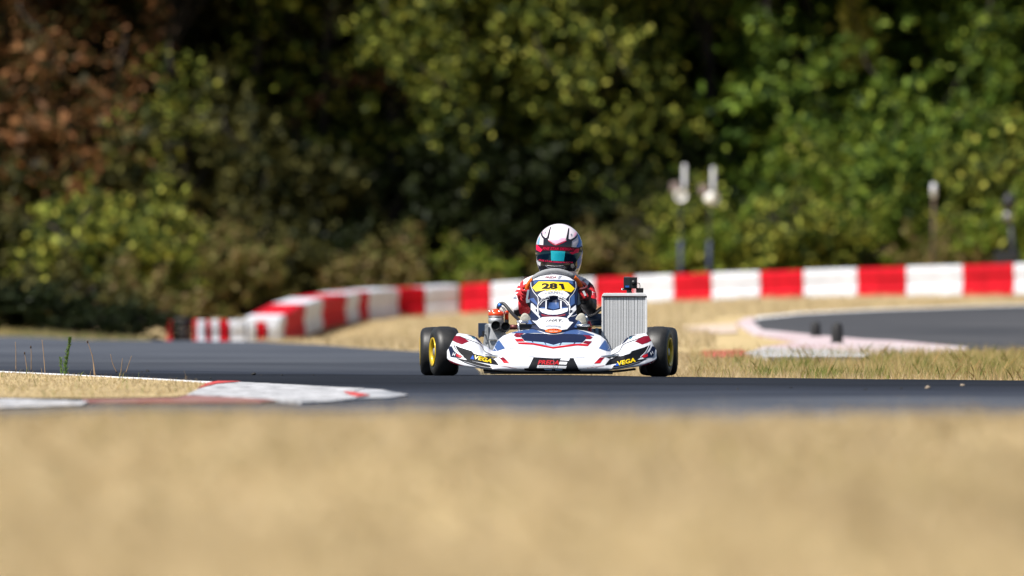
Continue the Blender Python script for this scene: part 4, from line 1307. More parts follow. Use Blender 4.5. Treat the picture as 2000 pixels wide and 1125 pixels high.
# two small black rubber bollards on the far kerb
for px, py0, py1, wpx, lab in ((1593, 625, 655, 8, 'small black rubber bollard on far kerb, the left shorter one'), (1635, 627, 668, 9.5, 'small black rubber bollard on far kerb, the right taller one')):
    g = ground(px, py1, .03, 70)
    d = g.y
    zb_ = tz1(g.x, d) + .02
    e = thing('rubber_bollard', (g.x, d, zb_), lab, 'bollard', 'black bollards on the far kerb')
    r0 = wpx * 1.25 * d / F; hh = (py1 - py0) * d / F
    lathe('bollard_body', [(0, .0005), (0, r0 * .8), (hh * .1, r0 * .95), (hh * .5, r0), (hh * .82, r0 * .9), (hh * .95, r0 * .6), (hh, .0005)], M_bblack, e, 20, 'Z', Vector((g.x, d, zb_)), closed=False)
    lathe('bollard_foot', [(0, r0 * 1.2), (.012, r0 * 1.15), (.014, r0 * .8)], M_bblack, e, 20, 'Z', Vector((g.x, d, zb_)), closed=False)

# ------------------------------------------------------------------ rubber crumbs, stones, weeds
M_crumb = mat('rubber_crumb', (.010, .010, .011), .8)
M_stone = mat('pale_stone', (.24, .19, .14), .85, var=.2, scale=60)
crumbs = [(15, 724, 3), (24, 725, 4), (30, 727, 3), (44, 723, 4), (57, 726, 4), (228, 727, 3), (238, 728, 3), (243, 726, 3), (260, 729, 3), (277, 726, 4), (288, 725, 5), (283, 729, 3), (331, 728, 2), (385, 731, 2), (412, 739, 4), (495, 731, 6), (511, 732, 3), (550, 732, 3), (613, 732, 3), (1545, 757, 4), (1690, 760, 4), (1760, 758, 5), (1440, 760, 4)]
for i, (px, py, s) in enumerate(crumbs):
    g = ground(px, py + 1.5, .004)
    bm = bmesh.new()
    bmesh.ops.create_icosphere(bm, subdivisions=1, radius=1)
    for v in bm.verts:
        v.co *= random.uniform(.7, 1.25)
    o = from_bm('rubber_crumb', bm, M_crumb)
    r = s * g.y / F * .75
    o.scale = (r * random.uniform(1, 1.5), r, r * .8)
    o.rotation_euler = (random.random(), random.random(), random.random() * 6)
    o.location = (g.x, g.y, tz1(g.x, g.y) + r * .6)
    tag(o, 'small black crumb of tyre rubber lying on the asphalt', 'rubber crumb', 'rubber crumbs on the track')
for px, py, s, lab in ((1812, 759, 6, 'larger pale stone lying on the near asphalt at right'), (1880, 754, 5, 'smaller pale stone lying on the near asphalt at right')):
    g = ground(px, py, .004)
    bm = bmesh.new(); bmesh.ops.create_icosphere(bm, subdivisions=2, radius=1)
    for v in bm.verts: v.co *= random.uniform(.8, 1.15)
    o = from_bm('stone', bm, M_stone, None, True)
    r = s * g.y / F
    o.scale = (r, r, r * .8); o.location = (g.x, g.y, tz1(g.x, g.y) + r * .5)
    tag(o, lab, 'stone', 'pale stones on the near asphalt')

M_weed = leafmat('weed_green', [(.07, .13, .03), (.12, .20, .04), (.18, .24, .07)])
M_stalk = mat('dry_stalk', (.30, .19, .10), .85, var=.2, scale=30)
M_seed = mat('dark_seed_head', (.05, .03, .02), .9)
def ray_g(px, py):
    g = ground(px, py, .014); return Vector((g.x, g.y, tz1(g.x, g.y) + .012))
b = ray_g(127, 731); d = b.y
e = thing('weed_plant', b, 'upright green weed at the edge of the left grass tip', 'weed')
tp_ = P(137, 661, d)
pth = smooth_path([b, b + (tp_ - b) * .4 + Vector((-.004, 0, 0)), b + (tp_ - b) * .75, tp_], 6)
tube('stem', pth, .0028, mat('green_stem', (.10, .14, .04), .7), e, 6)
lv = []
for i in range(260):
    t = random.random()
    q = pth[min(len(pth) - 1, int(t * len(pth)))]
    a = random.uniform(0, 6.28); ln = random.uniform(.016, .034) * (1.1 - .5 * t); wd = .0045
    dr = Vector((math.cos(a), math.sin(a), random.uniform(.5, 1.6))).normalized(); sd = dr.cross(Vector((0, 0, 1))).normalized()
    lv.append([q, q + dr * ln * .5 + sd * wd, q + dr * ln, q + dr * ln * .5 - sd * wd])
fastmesh('leaves', np.array([[list(v) for v in l] for l in lv]), 4, M_weed, e)
b2 = ray_g(120, 730)
e2 = thing('weed_plant', b2, 'short bluish green weed sprig left of the upright weed', 'weed')
tube('stem', [b2, P(118, 700, b2.y)], .002, bpy.data.materials['green_stem'], e2, 6)
lv = []
for i in range(60):
    q = b2 + (P(118, 700, b2.y) - b2) * random.random()
    a = random.uniform(0, 6.28); dr = Vector((math.cos(a), math.sin(a), 1)).normalized(); sd = dr.cross(Vector((0, 0, 1))).normalized()
    lv.append([q, q + dr * .010 + sd * .003, q + dr * .02, q + dr * .010 - sd * .003])
fastmesh('leaves', np.array([[list(v) for v in l] for l in lv]), 4, M_weed, e2)
stk = [([(186, 734), (180, 695), (171, 668)], 'tall dry stalk with a dark seed head right of the green weed', True), ([(184, 733), (181, 697), (178, 690)], 'short reddish dry stalk beside the tall one', False), ([(88, 729), (85, 690), (82, 664)], 'pale reddish dry stalk left of the green weed', False), ([(53, 724), (50, 702), (48, 690)], 'small dry stalk with dark tip near the left edge', True), ([(61, 724), (61, 690), (60, 678)], 'thin dry stalk with brown tip near the left edge', True), ([(228, 727), (220, 710), (216, 692)], 'thin pale grass stalk leaning left', False), ([(236, 727), (238, 710), (239, 700)], 'short pale grass stalk standing upright between two leaning ones', False), ([(246, 727), (252, 710), (257, 695)], 'thin pale grass stalk leaning right', False), ([(31, 724), (31, 690), (30, 668)], 'very thin pale grass stalk at the left edge', False)]
for pts, lab, sd in stk:
    b = ray_g(*pts[0])
    e = thing('dry_stalk', b, lab, 'stalk', 'dry stalks on the left grass tip')
    pp = smooth_path([b] + [P(x, y, b.y) for x, y in pts[1:]], 5)
    tube('stem', pp, [.0024 - .0012 * i / len(pp) for i in range(len(pp))], M_stalk, e, 6)
    if sd:
        lathe('seed_head', [(-.008, .0005), (-.004, .0045), (.004, .0045), (.009, .0005)], M_seed, e, 8, 'Z', pp[-1], closed=False)

# ------------------------------------------------------------------ grass blades
def blades(name, X, Y, h0, h1, wd, m, label, zoff=0.0, lean=.35):
    n = len(X)
    Z = tz(X, Y) + zoff - .004
    h = rng.uniform(h0, h1, n) * (0.75 + .5 * rng.random(n))
    a = rng.uniform(0, 2 * np.pi, n)
    ww = wd * rng.uniform(.6, 1.4, n)
    lx = rng.normal(0, lean, n) * h; ly = rng.normal(0, lean, n) * h
    B = np.stack([X, Y, Z], -1)
    sd = np.stack([np.cos(a) * ww, np.sin(a) * ww, np.zeros(n)], -1)
    mid = B + np.stack([lx * .35, ly * .35, h * .55], -1)
    tip = B + np.stack([lx, ly, h], -1)
    Vv = np.stack([B - sd, B + sd, mid + sd * .7, tip, mid - sd * .7], 1)
    o = fastmesh(name, Vv, 5, m)
    return struct(o, 'stuff', label)
tan1 = [(.44, .34, .20), (.61, .49, .31), (.73, .61, .41), (.55, .44, .27), (.33, .28, .13)]
M_bl1 = leafmat('dry_grass_blades', tan1, .45, .8)
M_bl2 = leafmat('mixed_grass_blades', [(.42, .30, .14), (.54, .40, .20), (.60, .46, .24), (.44, .36, .14), (.24, .27, .08), (.15, .22, .05)], .45, .8)
def clump(n, fx, fy, k, spread):
    c = rng.random((k, 2)); i = rng.integers(0, k, n)
    return fx(c[i, 0]) + rng.normal(0, spread, n), fy(c[i, 1]) + rng.normal(0, spread, n)
# bank in front of the lens
n = 70000
Y = rng.uniform(8, 32.5, n); X = rng.uniform(-1, 1, n) * (.8 + Y * .075)
blades('bank_grass', X, Y, .018, .055, .0022, M_bl1, 'blurred dry grass bank in the foreground', lean=.9)
n = 16000
Y = rng.uniform(13, 32.5, n); X = rng.uniform(-1, 1, n) * (.8 + Y * .075)
k = np.sin(X * 4.1 + Y * .7) + .7 * np.sin(X * 9.7 - Y * .3) + rng.normal(0, .4, n) > .5
blades('bank_stalks', X[k], Y[k], .035, .085, .0016, M_bl1, 'taller dry stalks on the foreground bank', lean=.25)
n = 14000
Y = rng.uniform(11, 31, n); X = rng.uniform(-1, 1, n) * (.8 + Y * .075)
k = np.sin(X * 2.3 + Y * .25 + 2) + .6 * np.sin(X * 5.9 + Y * .5) + rng.normal(0, .3, n) > .9
blades('bank_green_grass', X[k], Y[k], .02, .06, .0022, M_bl2, 'greener patches on the foreground bank', lean=.5)
# grass right of and behind the kart
n = 150000
d = 62.7 + (81 - 62.7) * rng.random(n) ** 1.2; u = rng.uniform(940, 2400, n)
keep = (u > 1330) | (d > 63.2)
d, u = d[keep], u[keep]
X = (u - 1000) * d / F
tall = .035 + .075 * np.clip((u - 1300) / 600, 0, 1) * (0.5 + 0.5 * np.sin(u / 37.0) * np.sin(d * 1.3)) + .02
k = rng.random(len(d))
sel = k < .6
blades('verge_grass', X[sel], d[sel], .018, .06, .0012, M_bl1, 'dry grass verge between the near and far track')
sel2 = (~sel) & (u > 1350)
sel2 = sel2 & (rng.random(len(u)) < np.clip((u - 1350) / 650, .25, 1))
blades('tall_verge_grass', X[sel2], d[sel2], .04, .12, .0012, M_bl2, 'taller grass with green tufts on the right verge')
n = 9000
c_ = rng.random((60, 2)); i_ = rng.integers(0, 60, n)
u = 1430 + 900 * c_[i_, 0] ** .8 + rng.normal(0, 14, n); d = 63 + 11 * c_[i_, 1] + rng.normal(0, .25, n)
blades('green_tufts', (u - 1000) * d / F, d, .03, .10, .0013, leafmat('green_grass_blades', [(.13, .19, .04), (.20, .25, .06), (.28, .28, .09)], .4, .8), 'green grass tufts on the right verge')
# infield tip
def inside(poly, X, Y):
    r = np.zeros(len(X), bool)
    n_ = len(poly)
    for i in range(n_):
        x0_, y0_ = poly[i]; x1_, y1_ = poly[(i + 1) % n_]
        c = ((y0_ > Y) != (y1_ > Y)) & (X < (x1_ - x0_) * (Y - y0_) / ((y1_ - y0_) if y1_ != y0_ else 1e-9) + x0_)
        r ^= c
    return r
pX = [p[0] for p in isl]; pY = [p[1] for p in isl]
n = 60000
X = rng.uniform(min(pX), max(pX), n); Y = rng.uniform(min(pY), max(pY), n)
k = inside(isl, X, Y)
blades('infield_grass', X[k], Y[k], .006, .020, .0022, M_bl1, 'short dry grass on the left infield tip', .012)
k2 = k & (rng.random(n) < .05) & (np.sin(X * 9) * np.sin(Y * 2.1) > .3)
blades('infield_tufts', X[k2], Y[k2], .03, .06, .002, M_bl2, 'scattered greener tufts on the left infield tip', .012)
# slope below the barrier
n = 60000
d = rng.uniform(86, 147, n); u = rng.uniform(300, 2300, n)
X = (u - 1000) * d / F
fp = [(p[0], p[1]) for p in far_poly]
rp_ = [(p[0], p[1]) for p in road_poly]
kp = pxpoly([(1330, 633), (1455, 618), (1895, 676), (1895, 698), (1370, 699), (1450, 665)], .02, 70)
k = ~inside(fp, X, d) & ~inside(rp_, X, d) & ~inside(kp, X, d)
k &= ~((u > 1400) & (d < 118) & (d > 84))
blades('slope_grass', X[k], d[k], .025, .07, .004, M_bl1, 'dry grass slope below the barrier')
n = 9000
d = rng.uniform(112, 122, n); u = rng.uniform(-300, 290, n); X = (u - 1000) * d / F
blades('roadside_grass', X, d, .03, .10, .003, M_bl2, 'rough grass at the far left road edge')

# ------------------------------------------------------------------ the wood
def leaf_quads(C, size, up=.35):
    n = len(C)
    s = size * rng.uniform(.6, 1.35, n)
    nrm = rng.normal(0, 1, (n, 3)); nrm[:, 2] = np.abs(nrm[:, 2]) + up
    nrm /= np.linalg.norm(nrm, axis=1)[:, None]
    t = rng.normal(0, 1, (n, 3)); t -= (t * nrm).sum(1)[:, None] * nrm; t /= np.linalg.norm(t, axis=1)[:, None]
    b = np.cross(nrm, t)
    s = s[:, None]
    return np.stack([C - t * s * .6, C + b * s * .34 + nrm * s * .05, C + t * s * .6, C - b * s * .34 + nrm * s * .05], 1)

def crown_points(n, rx, ry, z0, z1, ntwig, tl, droop=.5, taper=.55):
    """leaves strung along many drooping twigs; the crown narrows upward, so its face leans back into the light"""
    k = ntwig
    p = rng.normal(0, 1, (k, 3)); p /= np.linalg.norm(p, axis=1)[:, None]
    p *= (rng.uniform(.12, 1, (k, 1))) ** .5
    t = (p[:, 2] + 1) / 2
    wt = (1 + taper * .5) - taper * t
    lump = 1 + .28 * np.sin(p[:, 0] * 4.1 + 2 * t * 5) * np.sin(p[:, 1] * 3.7 - t * 7)
    A = np.stack([p[:, 0] * rx * wt * lump, p[:, 1] * ry * wt * lump, z0 + (z1 - z0) * t], -1)
    ph = rng.uniform(0, 6.28, 6)
    q = 3.4 / max(.6, rx)
    hol = (np.sin(A[:, 0] * q * 1.3 + ph[0]) * np.sin(A[:, 2] * q * 1.0 + ph[1]) + np.sin(A[:, 1] * q * 1.5 + ph[2]) * np.sin(A[:, 0] * q * .8 + A[:, 2] * q * .9 + ph[3]) + .6 * np.sin(A[:, 2] * q * 2.1 + ph[4]) * np.sin(A[:, 0] * q * 2.3 + ph[5]))
    keep = hol > (.12 if z1 > 3 else -.25)          # open pockets between the boughs
    A, p, t = A[keep], p[keep], t[keep]; k = len(A)
    dirn = np.stack([p[:, 0], p[:, 1], rng.uniform(-.3, .5, k)], -1) + rng.normal(0, .45, (k, 3))
    dirn /= np.linalg.norm(dirn, axis=1)[:, None]
    L = tl * rng.uniform(.5, 1.5, k)
    w_ = rng.uniform(.3, 1.7, k) * L; w_ /= w_.sum()
    i = rng.choice(k, n, p=w_)
    u = rng.random(n)
    C = A[i] + dirn[i] * (L[i] * u)[:, None]
    C[:, 2] -= droop * L[i] * u ** 2
    C += rng.normal(0, 1, (n, 3)) * (.035 + .05 * u)[:, None] * (tl / .6)
    return C, A[rng.permutation(k)[:40]]

M_bark = mat('bark', (.040, .031, .024), .9, var=.4, scale=8, stretch=(1, 1, .2), bump=.5)
L_russet = leafmat('russet_leaves', [(.022, .018, .009), (.035, .030, .012), (.05, .055, .015), (.11, .055, .024), (.22, .095, .038), (.36, .17, .07)], .2)  # leaf ramps mostly dark, few bright: dappled sun and shade put into colour
L_olive = leafmat('olive_leaves', [(.012, .016, .006), (.022, .026, .008), (.045, .046, .014), (.09, .085, .025), (.17, .16, .045)], .2)
L_yg = leafmat('yellow_green_leaves', [(.018, .030, .007), (.026, .042, .009), (.04, .06, .012), (.09, .115, .02), (.27, .31, .045), (.55, .52, .10)], .2)
L_green = leafmat('green_leaves', [(.014, .030, .006), (.022, .045, .008), (.040, .075, .012), (.085, .145, .02), (.18, .27, .035), (.36, .43, .06)], .2)
L_dark = leafmat('dark_shade_leaves', [(.008, .013, .004), (.014, .022, .006), (.026, .034, .009)], .15)  # near-black leaves: shade inside the wood put into the colour
L_bright = leafmat('bright_bush_leaves', [(.03, .055, .009), (.06, .10, .014), (.11, .17, .02), (.20, .25, .03), (.34, .33, .055)], .3)
L_dry = leafmat('dry_bush_leaves', [(.16, .12, .045), (.24, .18, .07), (.14, .14, .035), (.09, .11, .025), (.22, .13, .07)], .3)
L_yellow = leafmat('yellow_leaves', [(.26, .22, .03), (.34, .28, .05), (.20, .20, .03)], .35)

def tree_mesh(n, rx, ry, z0, z1, nc, cr, leaf, height, seed):
    pts, cs = crown_points(n, rx, ry, z0, z1, nc, cr, .5 if height > 3 else -.25, .55 if height > 3 else .3)
    Vq = leaf_quads(pts, leaf)
    N_ = Vq.shape[0]
    me = bpy.data.meshes.new('crown')
    me.vertices.add(N_ * 4); me.vertices.foreach_set('co', Vq.astype(np.float32).ravel())
    me.loops.add(N_ * 4); me.loops.foreach_set('vertex_index', np.arange(N_ * 4, dtype=np.int32))
    me.polygons.add(N_); me.polygons.foreach_set('loop_start', np.arange(0, N_ * 4, 4, dtype=np.int32))
    me.update(calc_edges=True)
    me.materials.append(L_green)
    rr = random.Random(seed)
    Vt, Ft = [], []
    trunk = smooth_path([(0, 0, -.2), (rr.uniform(-.1, .1), 0, height * .25), (rr.uniform(-.25, .25), rr.uniform(-.2, .2), height * .6), (rr.uniform(-.4, .4), 0, height * .95)], 5)
    v, f = tube_vf(trunk, [.075 * (1 - .85 * i / len(trunk)) + .01 for i in range(len(trunk))], 8, 0); Vt += v; Ft += f
    for k in range(min(16, len(cs))):
        c = Vector(cs[k]);
        st = trunk[max(1, min(len(trunk) - 2, int((c.z * .7) / height * len(trunk))))]
        pth_ = smooth_path([st, (st + c) / 2 + Vector((rr.uniform(-.2, .2), rr.uniform(-.2, .2), .15)), c], 4)
        v, f = tube_vf(pth_, [.022 * (1 - .8 * i / len(pth_)) + .003 for i in range(len(pth_))], 5, len(Vt)); Vt += v; Ft += f
    mt = bpy.data.meshes.new('trunk'); mt.from_pydata([tuple(p) for p in Vt], [], Ft); mt.update(); mt.materials.append(M_bark); mt.shade_smooth()
    return me, mt
protos = [tree_mesh(26000, 1.9, 1.7, .5, 8.2, 1000, .58, .115, 8, 1), tree_mesh(26000, 1.7, 1.6, .2, 7.4, 1000, .52, .105, 7.4, 2),
          tree_mesh(26000, 2.1, 1.9, 1.0, 9.0, 1000, .62, .12, 9, 3), tree_mesh(26000, 1.6, 1.5, .1, 6.8, 1000, .48, .10, 6.6, 4),
          tree_mesh(24000, 1.9, 1.8, 1.7, 9.2, 950, .64, .115, 9, 5)]
bush_p = [tree_mesh(7000, .75, .65, .05, 1.4, 260, .36, .085, 1.2, 11), tree_mesh(7000, .95, .70, .03, 1.1, 260, .34, .08, .9, 12), tree_mesh(6000, .55, .55, .05, 1.8, 230, .38, .085, 1.5, 13), tree_mesh(5000, .95, .6, .0, .7, 220, .26, .075, .6, 14)]
shade_canopy_p = [tree_mesh(17000, 2.6, 3.6, 5.3, 10.5, 800, .85, .17, 10, 21), tree_mesh(17000, 2.2, 4.0, 5.2, 11.0, 800, .85, .17, 10, 22)]
def place(kind, proto, u, d, lm, label, cat, rot, sc=1.0, scz=1.0, group=None):
    x = (u - 1000) * d / F
    e = thing(kind, (x, d, tz1(x, d)), label, cat, group)
    for nm_, me in (('crown' if kind.endswith('tree') else 'foliage', proto[0]), ('trunk' if kind.endswith('tree') else 'stem', proto[1])):
        o = bpy.data.objects.new(nm_, me)
        COL.objects.link(o)
        o.parent = e
        if nm_ in ('crown', 'foliage'):
            o.material_slots[0].link = 'OBJECT'
            o.material_slots[0].material = lm
    e.rotation_euler = (0, 0, rot)
    e.scale = (sc, sc, sc * scz)
    return e
TG = 'trees of the wood behind the barrier'
trees = [
 (-190, 163, 1, L_russet, 'russet leaved tree beyond the left edge of the picture'),
 (30, 162, 3, L_russet, 'russet brown tree at the left edge of the wood'),
 (215, 163.5, 1, L_olive, 'dull green tree second from the left edge'),
 (390, 165, 0, L_olive, 'dull olive tree right of the russet trees'),
 (545, 164, 3, L_olive, 'dark olive tree behind the bare dead stem'),
 (700, 167, 4, L_yg, 'yellowish green tree left of the driver, farther back'),
 (850, 163, 2, L_yg, 'yellow green tree with high crown left above the driver'),
 (1040, 164.5, 4, L_yg, 'yellow green tree with high crown right above the driver'),
 (1200, 163, 2, L_yg, 'olive yellow tree left of the loudspeaker posts'),
 (770, 160.5, 4, L_yg, 'yellow green tree whose boughs hang left of the helmet'),
 (1120, 161, 4, L_yg, 'yellow green tree whose boughs hang right of the helmet'),
 (960, 161.5, 2, L_yg, 'yellow green tree whose crown hangs straight above the helmet'),
 (1370, 166, 0, L_olive, 'green tree directly behind the loudspeaker posts'),
 (1520, 164, 4, L_green, 'green tree right of the loudspeaker posts'),
 (1670, 165, 2, L_green, 'green tree behind the hanging yellow branch'),
 (1820, 163, 0, L_green, 'green tree behind the white capped post'),
 (1985, 162, 1, L_green, 'green tree at the right edge of the wood'),
 (2190, 163, 3, L_green, 'green tree beyond the right edge of the picture'),
]
for i, (u, d, k, lm, lab) in enumerate(trees):
    place('broadleaf_tree', protos[k], u, d, lm, lab, 'tree', i * 2.399, 1.0 + .08 * math.sin(i * 1.7), 1.0, TG)
back = [(-120, 171), (120, 170), (300, 172), (480, 171), (640, 173), (790, 171), (950, 172), (1110, 171), (1290, 173), (1450, 171), (1600, 172), (1760, 171), (1910, 172), (2080, 171)]
names = ['beyond the left edge', 'behind the leftmost russet tree', 'behind the second russet tree', 'behind the olive tree', 'behind the bare dead stem', 'left of the driver', 'above the driver on the left', 'above the driver on the right', 'left of the loudspeaker posts', 'right of the loudspeaker posts', 'left of the yellow branch', 'right of the yellow branch', 'behind the white capped post', 'at the right edge']
for i, (u, d) in enumerate(back):
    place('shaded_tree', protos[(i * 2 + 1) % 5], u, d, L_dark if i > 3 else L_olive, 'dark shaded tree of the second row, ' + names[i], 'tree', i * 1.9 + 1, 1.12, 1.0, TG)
# tall trees with unseen crowns, added to shade the wood's edge
tall = [(-260, 161.5, 0), (40, 162, 1), (330, 161, 0), (500, 161.5, 1), (640, 161, 0), (900, 162, 1), (1010, 161, 0), (1380, 161.5, 0), (1500, 161, 1), (1600, 162.5, 0), (1950, 161, 1), (2080, 161, 0), (-520, 161, 1)]
tnm = ['left of the left edge', 'over the left edge', 'over the olive tree', 'over the dead sapling', 'right of the dead sapling', 'left above the helmet', 'above the helmet', 'over the loudspeaker posts', 'right of the loudspeaker posts', 'left of the yellow branch', 'over the signal lamp', 'right of the right edge', 'far left of the left edge']
for i, (u, d, k) in enumerate(tall):
    place('added_shade_tree', shade_canopy_p[k], u, d, L_olive if i % 2 else L_green, 'tall tree added to shade the wood, crown above the picture, ' + tnm[i], 'tree', (0.2, 3.0)[i % 2] + .25 * math.sin(i * 3), 1.0, 1.0, TG)
# deep wood behind, one mass
n = 60000
C = np.stack([rng.uniform(-16, 16, n), rng.uniform(176, 184, n), rng.uniform(0, 11, n)], -1)
C[:, 2] += tz(C[:, 0], C[:, 1])
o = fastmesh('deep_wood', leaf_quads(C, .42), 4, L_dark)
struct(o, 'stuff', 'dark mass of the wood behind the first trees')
# bushes along the barrier
BG = 'bushes along the foot of the wood'
bushes = [
 (60, 149, 1, L_dry, 1.15, 'brownish mixed bush at the left edge of the wood foot'),
 (175, 147.5, 0, L_yg, 1.25, 'yellow green bush second from the left edge'),
 (300, 149, 2, L_yg, 1.0, 'tall yellow green bush left of the barrier end'),
 (-60, 148, 0, L_olive, 1.1, 'dark bush cut by the left edge'),
 (400, 153, 1, L_dry, 1.1, 'dry brownish bush behind the black tyre pack'),
 (250, 136, 3, L_dry, 1.0, 'low straw coloured bush left of the black tyre pack'),
 (130, 134, 3, L_olive, 1.0, 'low dark shrub by the far road edge on the left'),
 (520, 155, 0, L_olive, 1.0, 'olive bush behind the bend of the barrier'),
 (640, 156, 1, L_dark, 1.0, 'dark low bush behind the barrier left of the driver'),
 (800, 154, 3, L_dry, 1.2, 'low tan bush left of the driver'),
 (905, 154.5, 1, L_bright, .75, 'small yellow green bush beside the helmet on the left'),
 (1000, 156, 0, L_dark, .9, 'dark bush behind the helmet'),
 (1190, 155, 1, L_dry, .85, 'tan bush right of the helmet'),
 (1290, 155.5, 0, L_olive, 1.0, 'olive bush left of the loudspeaker posts'),
 (1360, 153, 2, L_yg, .85, 'yellow green bush between the loudspeaker posts'),
 (1460, 152.5, 1, L_bright, .95, 'bright bush right of the loudspeaker posts'),
 (1560, 152, 0, L_yg, 1.0, 'bright green bush second right of the loudspeaker posts'),
 (1665, 152.5, 1, L_bright, 1.05, 'wide yellow green bush left of the white capped post'),
 (1760, 153.5, 2, L_green, 1.15, 'tall bright bush just left of the white capped post'),
 (1870, 151, 3, L_dry, 1.0, 'yellow green bush between the capped post and the signal lamp'),
 (1960, 152, 2, L_yg, 1.2, 'tall bright bush behind the signal lamp'),
 (2060, 150.5, 1, L_bright, 1.1, 'bright bush cut by the right edge'),
 (1690, 158, 2, L_green, 1.5, 'tall rounded green bush above the wide yellow green one'),
 (1830, 158, 0, L_green, 1.6, 'tall green bush behind the white capped post'),
]
for i, (u, d, k, lm, sc, lab) in enumerate(bushes):
    place('bush', bush_p[k], u, d, lm, lab, 'bush', i * 2.1, sc, 1.0, BG)
# shaded understorey under the trees
us = [(-90, 158), (70, 158.5), (230, 159), (370, 158), (480, 159.5), (590, 158.5), (690, 160), (780, 159), (880, 160), (960, 158.5), (1060, 159.5), (1150, 158.5), (1240, 160), (1330, 159), (1430, 159.5), (1540, 160), (1610, 159), (1900, 159), (2030, 160)]
unm = ['beyond the left edge', 'under the leftmost russet tree', 'under the second russet tree', 'under the olive tree', 'left of the dead sapling', 'at the dead sapling', 'right of the dead sapling', 'far left of the helmet', 'left of the helmet', 'just left behind the helmet', 'just right behind the helmet', 'right of the helmet', 'farther right of the helmet', 'behind the left loudspeaker post', 'right of the loudspeaker posts', 'second right of the loudspeaker posts', 'left of the tall rounded bush', 'left of the signal lamp', 'at the right edge']
for i, (u, d) in enumerate(us):
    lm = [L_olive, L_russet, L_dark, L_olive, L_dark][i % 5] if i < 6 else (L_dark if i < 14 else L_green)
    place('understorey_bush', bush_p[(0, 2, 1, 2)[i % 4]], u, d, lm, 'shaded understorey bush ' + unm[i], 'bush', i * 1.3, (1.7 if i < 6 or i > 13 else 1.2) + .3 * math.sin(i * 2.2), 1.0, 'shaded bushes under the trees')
for i, (u, d, s_) in enumerate(((-30, 118.5, .50), (60, 119, .55), (140, 118.5, .46), (215, 119.5, .40))):  # dark bushes added to stand for deep shade at the road edge
    place('bush', bush_p[(3, 1, 3, 1)[i]], u, d, L_dark, 'low dark bush added for the shade at the far road edge, ' + ['cut by the left edge', 'first from the left edge', 'second from the left edge', 'nearest the barrier end'][i], 'bush', i * 1.1, s_ * 1.45, .6, BG)
# hanging yellow branch, dead stem and dead arching branch
def spray(name, path, wid, n, lm, label, cat, d, leaf=.11, stemr=.02):
    pw = smooth_path([P(a, b, d) for a, b in path], 8)
    e = thing(name, pw[0], label, cat)
    tube('branch', pw, [stemr * (1 - .7 * i / len(pw)) for i in range(len(pw))], M_bark, e, 7)
    i = rng.integers(0, len(pw), n)
    base = np.array([list(q) for q in pw])[i]
    ww = np.interp(i / len(pw), [0, .5, 1], wid)
    q = rng.normal(0, .5, (n, 3)) * ww[:, None]
    fastmesh('leaves', leaf_quads(base + q, leaf), 4, lm, e)
    return e
spray('hanging_branch', [(1655, -30), (1668, 40), (1685, 85), (1665, 115), (1640, 130)], (.10, .34, .2), 500, L_yellow, 'hanging branch of yellow leaves at the top right', 'branch', 159.5)
spray('dead_branch', [(590, 215), (640, 175), (700, 155), (770, 165), (835, 205)], (.14, .18, .1), 260, L_russet, 'arching dead brown branch left of the driver', 'branch', 160, .10, .03)
spray('dead_sapling', [(605, 520), (600, 440), (588, 340), (575, 230), (580, 190)], (.12, .14, .08), 260, L_russet, 'bare pale dead stem with brown leaves', 'dead tree', 160, .10, .05)
spray('dead_branch', [(300, 10), (310, 70), (290, 120), (280, 150)], (.2, .3, .1), 420, L_russet, 'russet leaf spray hanging at the top left', 'branch', 159.5)
spray('dead_branch', [(390, 300), (450, 320), (500, 350), (495, 440)], (.16, .18, .1), 240, L_russet, 'drooping brown branch above the barrier bend', 'branch', 160.5)

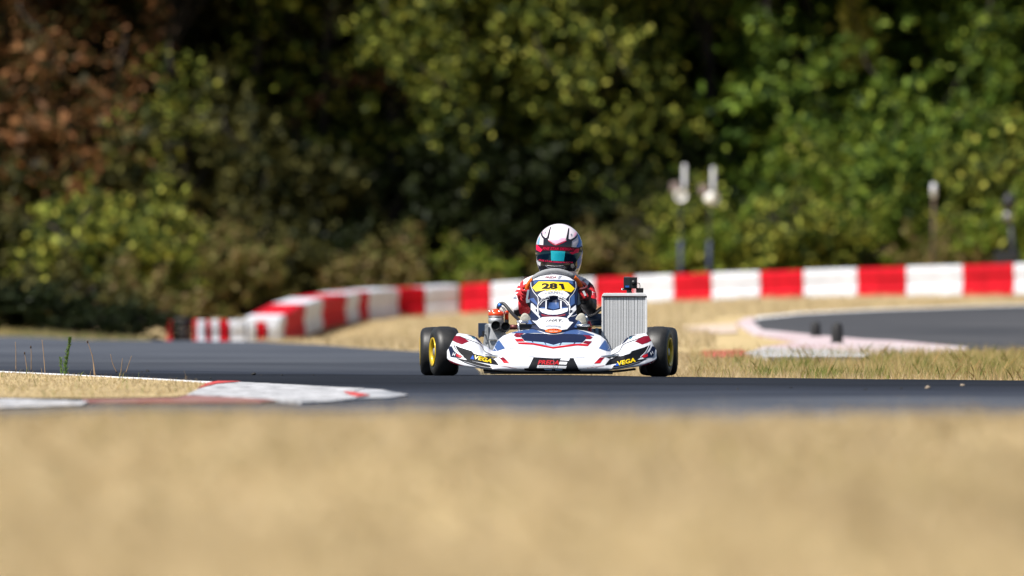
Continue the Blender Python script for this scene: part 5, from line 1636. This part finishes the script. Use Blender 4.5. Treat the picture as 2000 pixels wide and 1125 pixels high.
# sunlit boughs reaching out of the wood's face
def bough(path, wid, n, lm, label, d=155.6, leaf=.070):
    pts = [P(path[0][0] + 6, path[0][1] - 40, d + 6.5)] + [P(a, b, d + .5 * math.sin(a * .05)) for a, b in path]
    pw = smooth_path(pts, 8)
    e = thing('overhanging_bough', pw[0], label, 'branch', 'sunlit boughs on the face of the wood')
    tube('branch', pw, [.012 * (1 - .7 * i / len(pw)) for i in range(len(pw))], M_bark, e, 7)
    arr = np.array([list(q) for q in pw[8:]])
    k = 46
    a = arr[rng.integers(0, len(arr), k)] + rng.normal(0, .30, (k, 3)) * np.array([1, .8, .8]) * wid / .3
    dr = rng.normal(0, 1, (k, 3)); dr[:, 2] -= .8; dr /= np.linalg.norm(dr, axis=1)[:, None]
    i = rng.integers(0, k, n)
    C = a[i] + dr[i] * (rng.random(n) * rng.uniform(.2, .55, k)[i])[:, None] + rng.normal(0, .05, (n, 3))
    fastmesh('leaves', leaf_quads(C, leaf), 4, lm, e)
    return e
for pth, wd, n, lm, lab in (
    ([(750, 10), (790, 100), (870, 170), (915, 250)], .30, 900, L_yg, 'drooping yellow green bough left above the helmet'),
    ([(850, -30), (905, 50), (900, 140)], .28, 600, L_yg, 'yellow green bough at the top edge left of the helmet'),
    ([(1090, -30), (1170, 60), (1230, 150), (1300, 240)], .36, 1100, L_yg, 'long yellow green bough right above the helmet'),
    ([(1050, 90), (1110, 170), (1190, 240), (1250, 330)], .30, 800, L_yg, 'olive lit bough hanging lower right above the helmet'),
    ([(1690, 120), (1760, 220), (1720, 320), (1790, 420)], .36, 1100, L_green, 'bright green bough left of the white capped post'),
    ([(1500, 30), (1560, 120), (1620, 220)], .26, 500, L_green, 'green bough at the top right of the loudspeaker posts'),
    ([(1930, 20), (1890, 120), (1840, 210)], .28, 600, L_green, 'green bough near the top right corner'),
    ([(1560, 260), (1620, 310), (1660, 380)], .26, 500, L_bright, 'light green bough above the bright bushes on the right'),
    ([(330, 110), (350, 190), (320, 260)], .28, 550, L_yg, 'green bough left of the arching dead branch'),
    ([(240, 100), (200, 220), (130, 310)], .30, 600, L_russet, 'russet bough hanging on the left of the wood'),
    ([(40, 20), (100, 90), (90, 190)], .28, 500, L_russet, 'russet bough in the top left corner'),
    ([(440, 250), (520, 330), (480, 430)], .28, 500, L_olive, 'olive brown bough above the barrier bend')):
    bough(pth, wd, n, lm, lab)
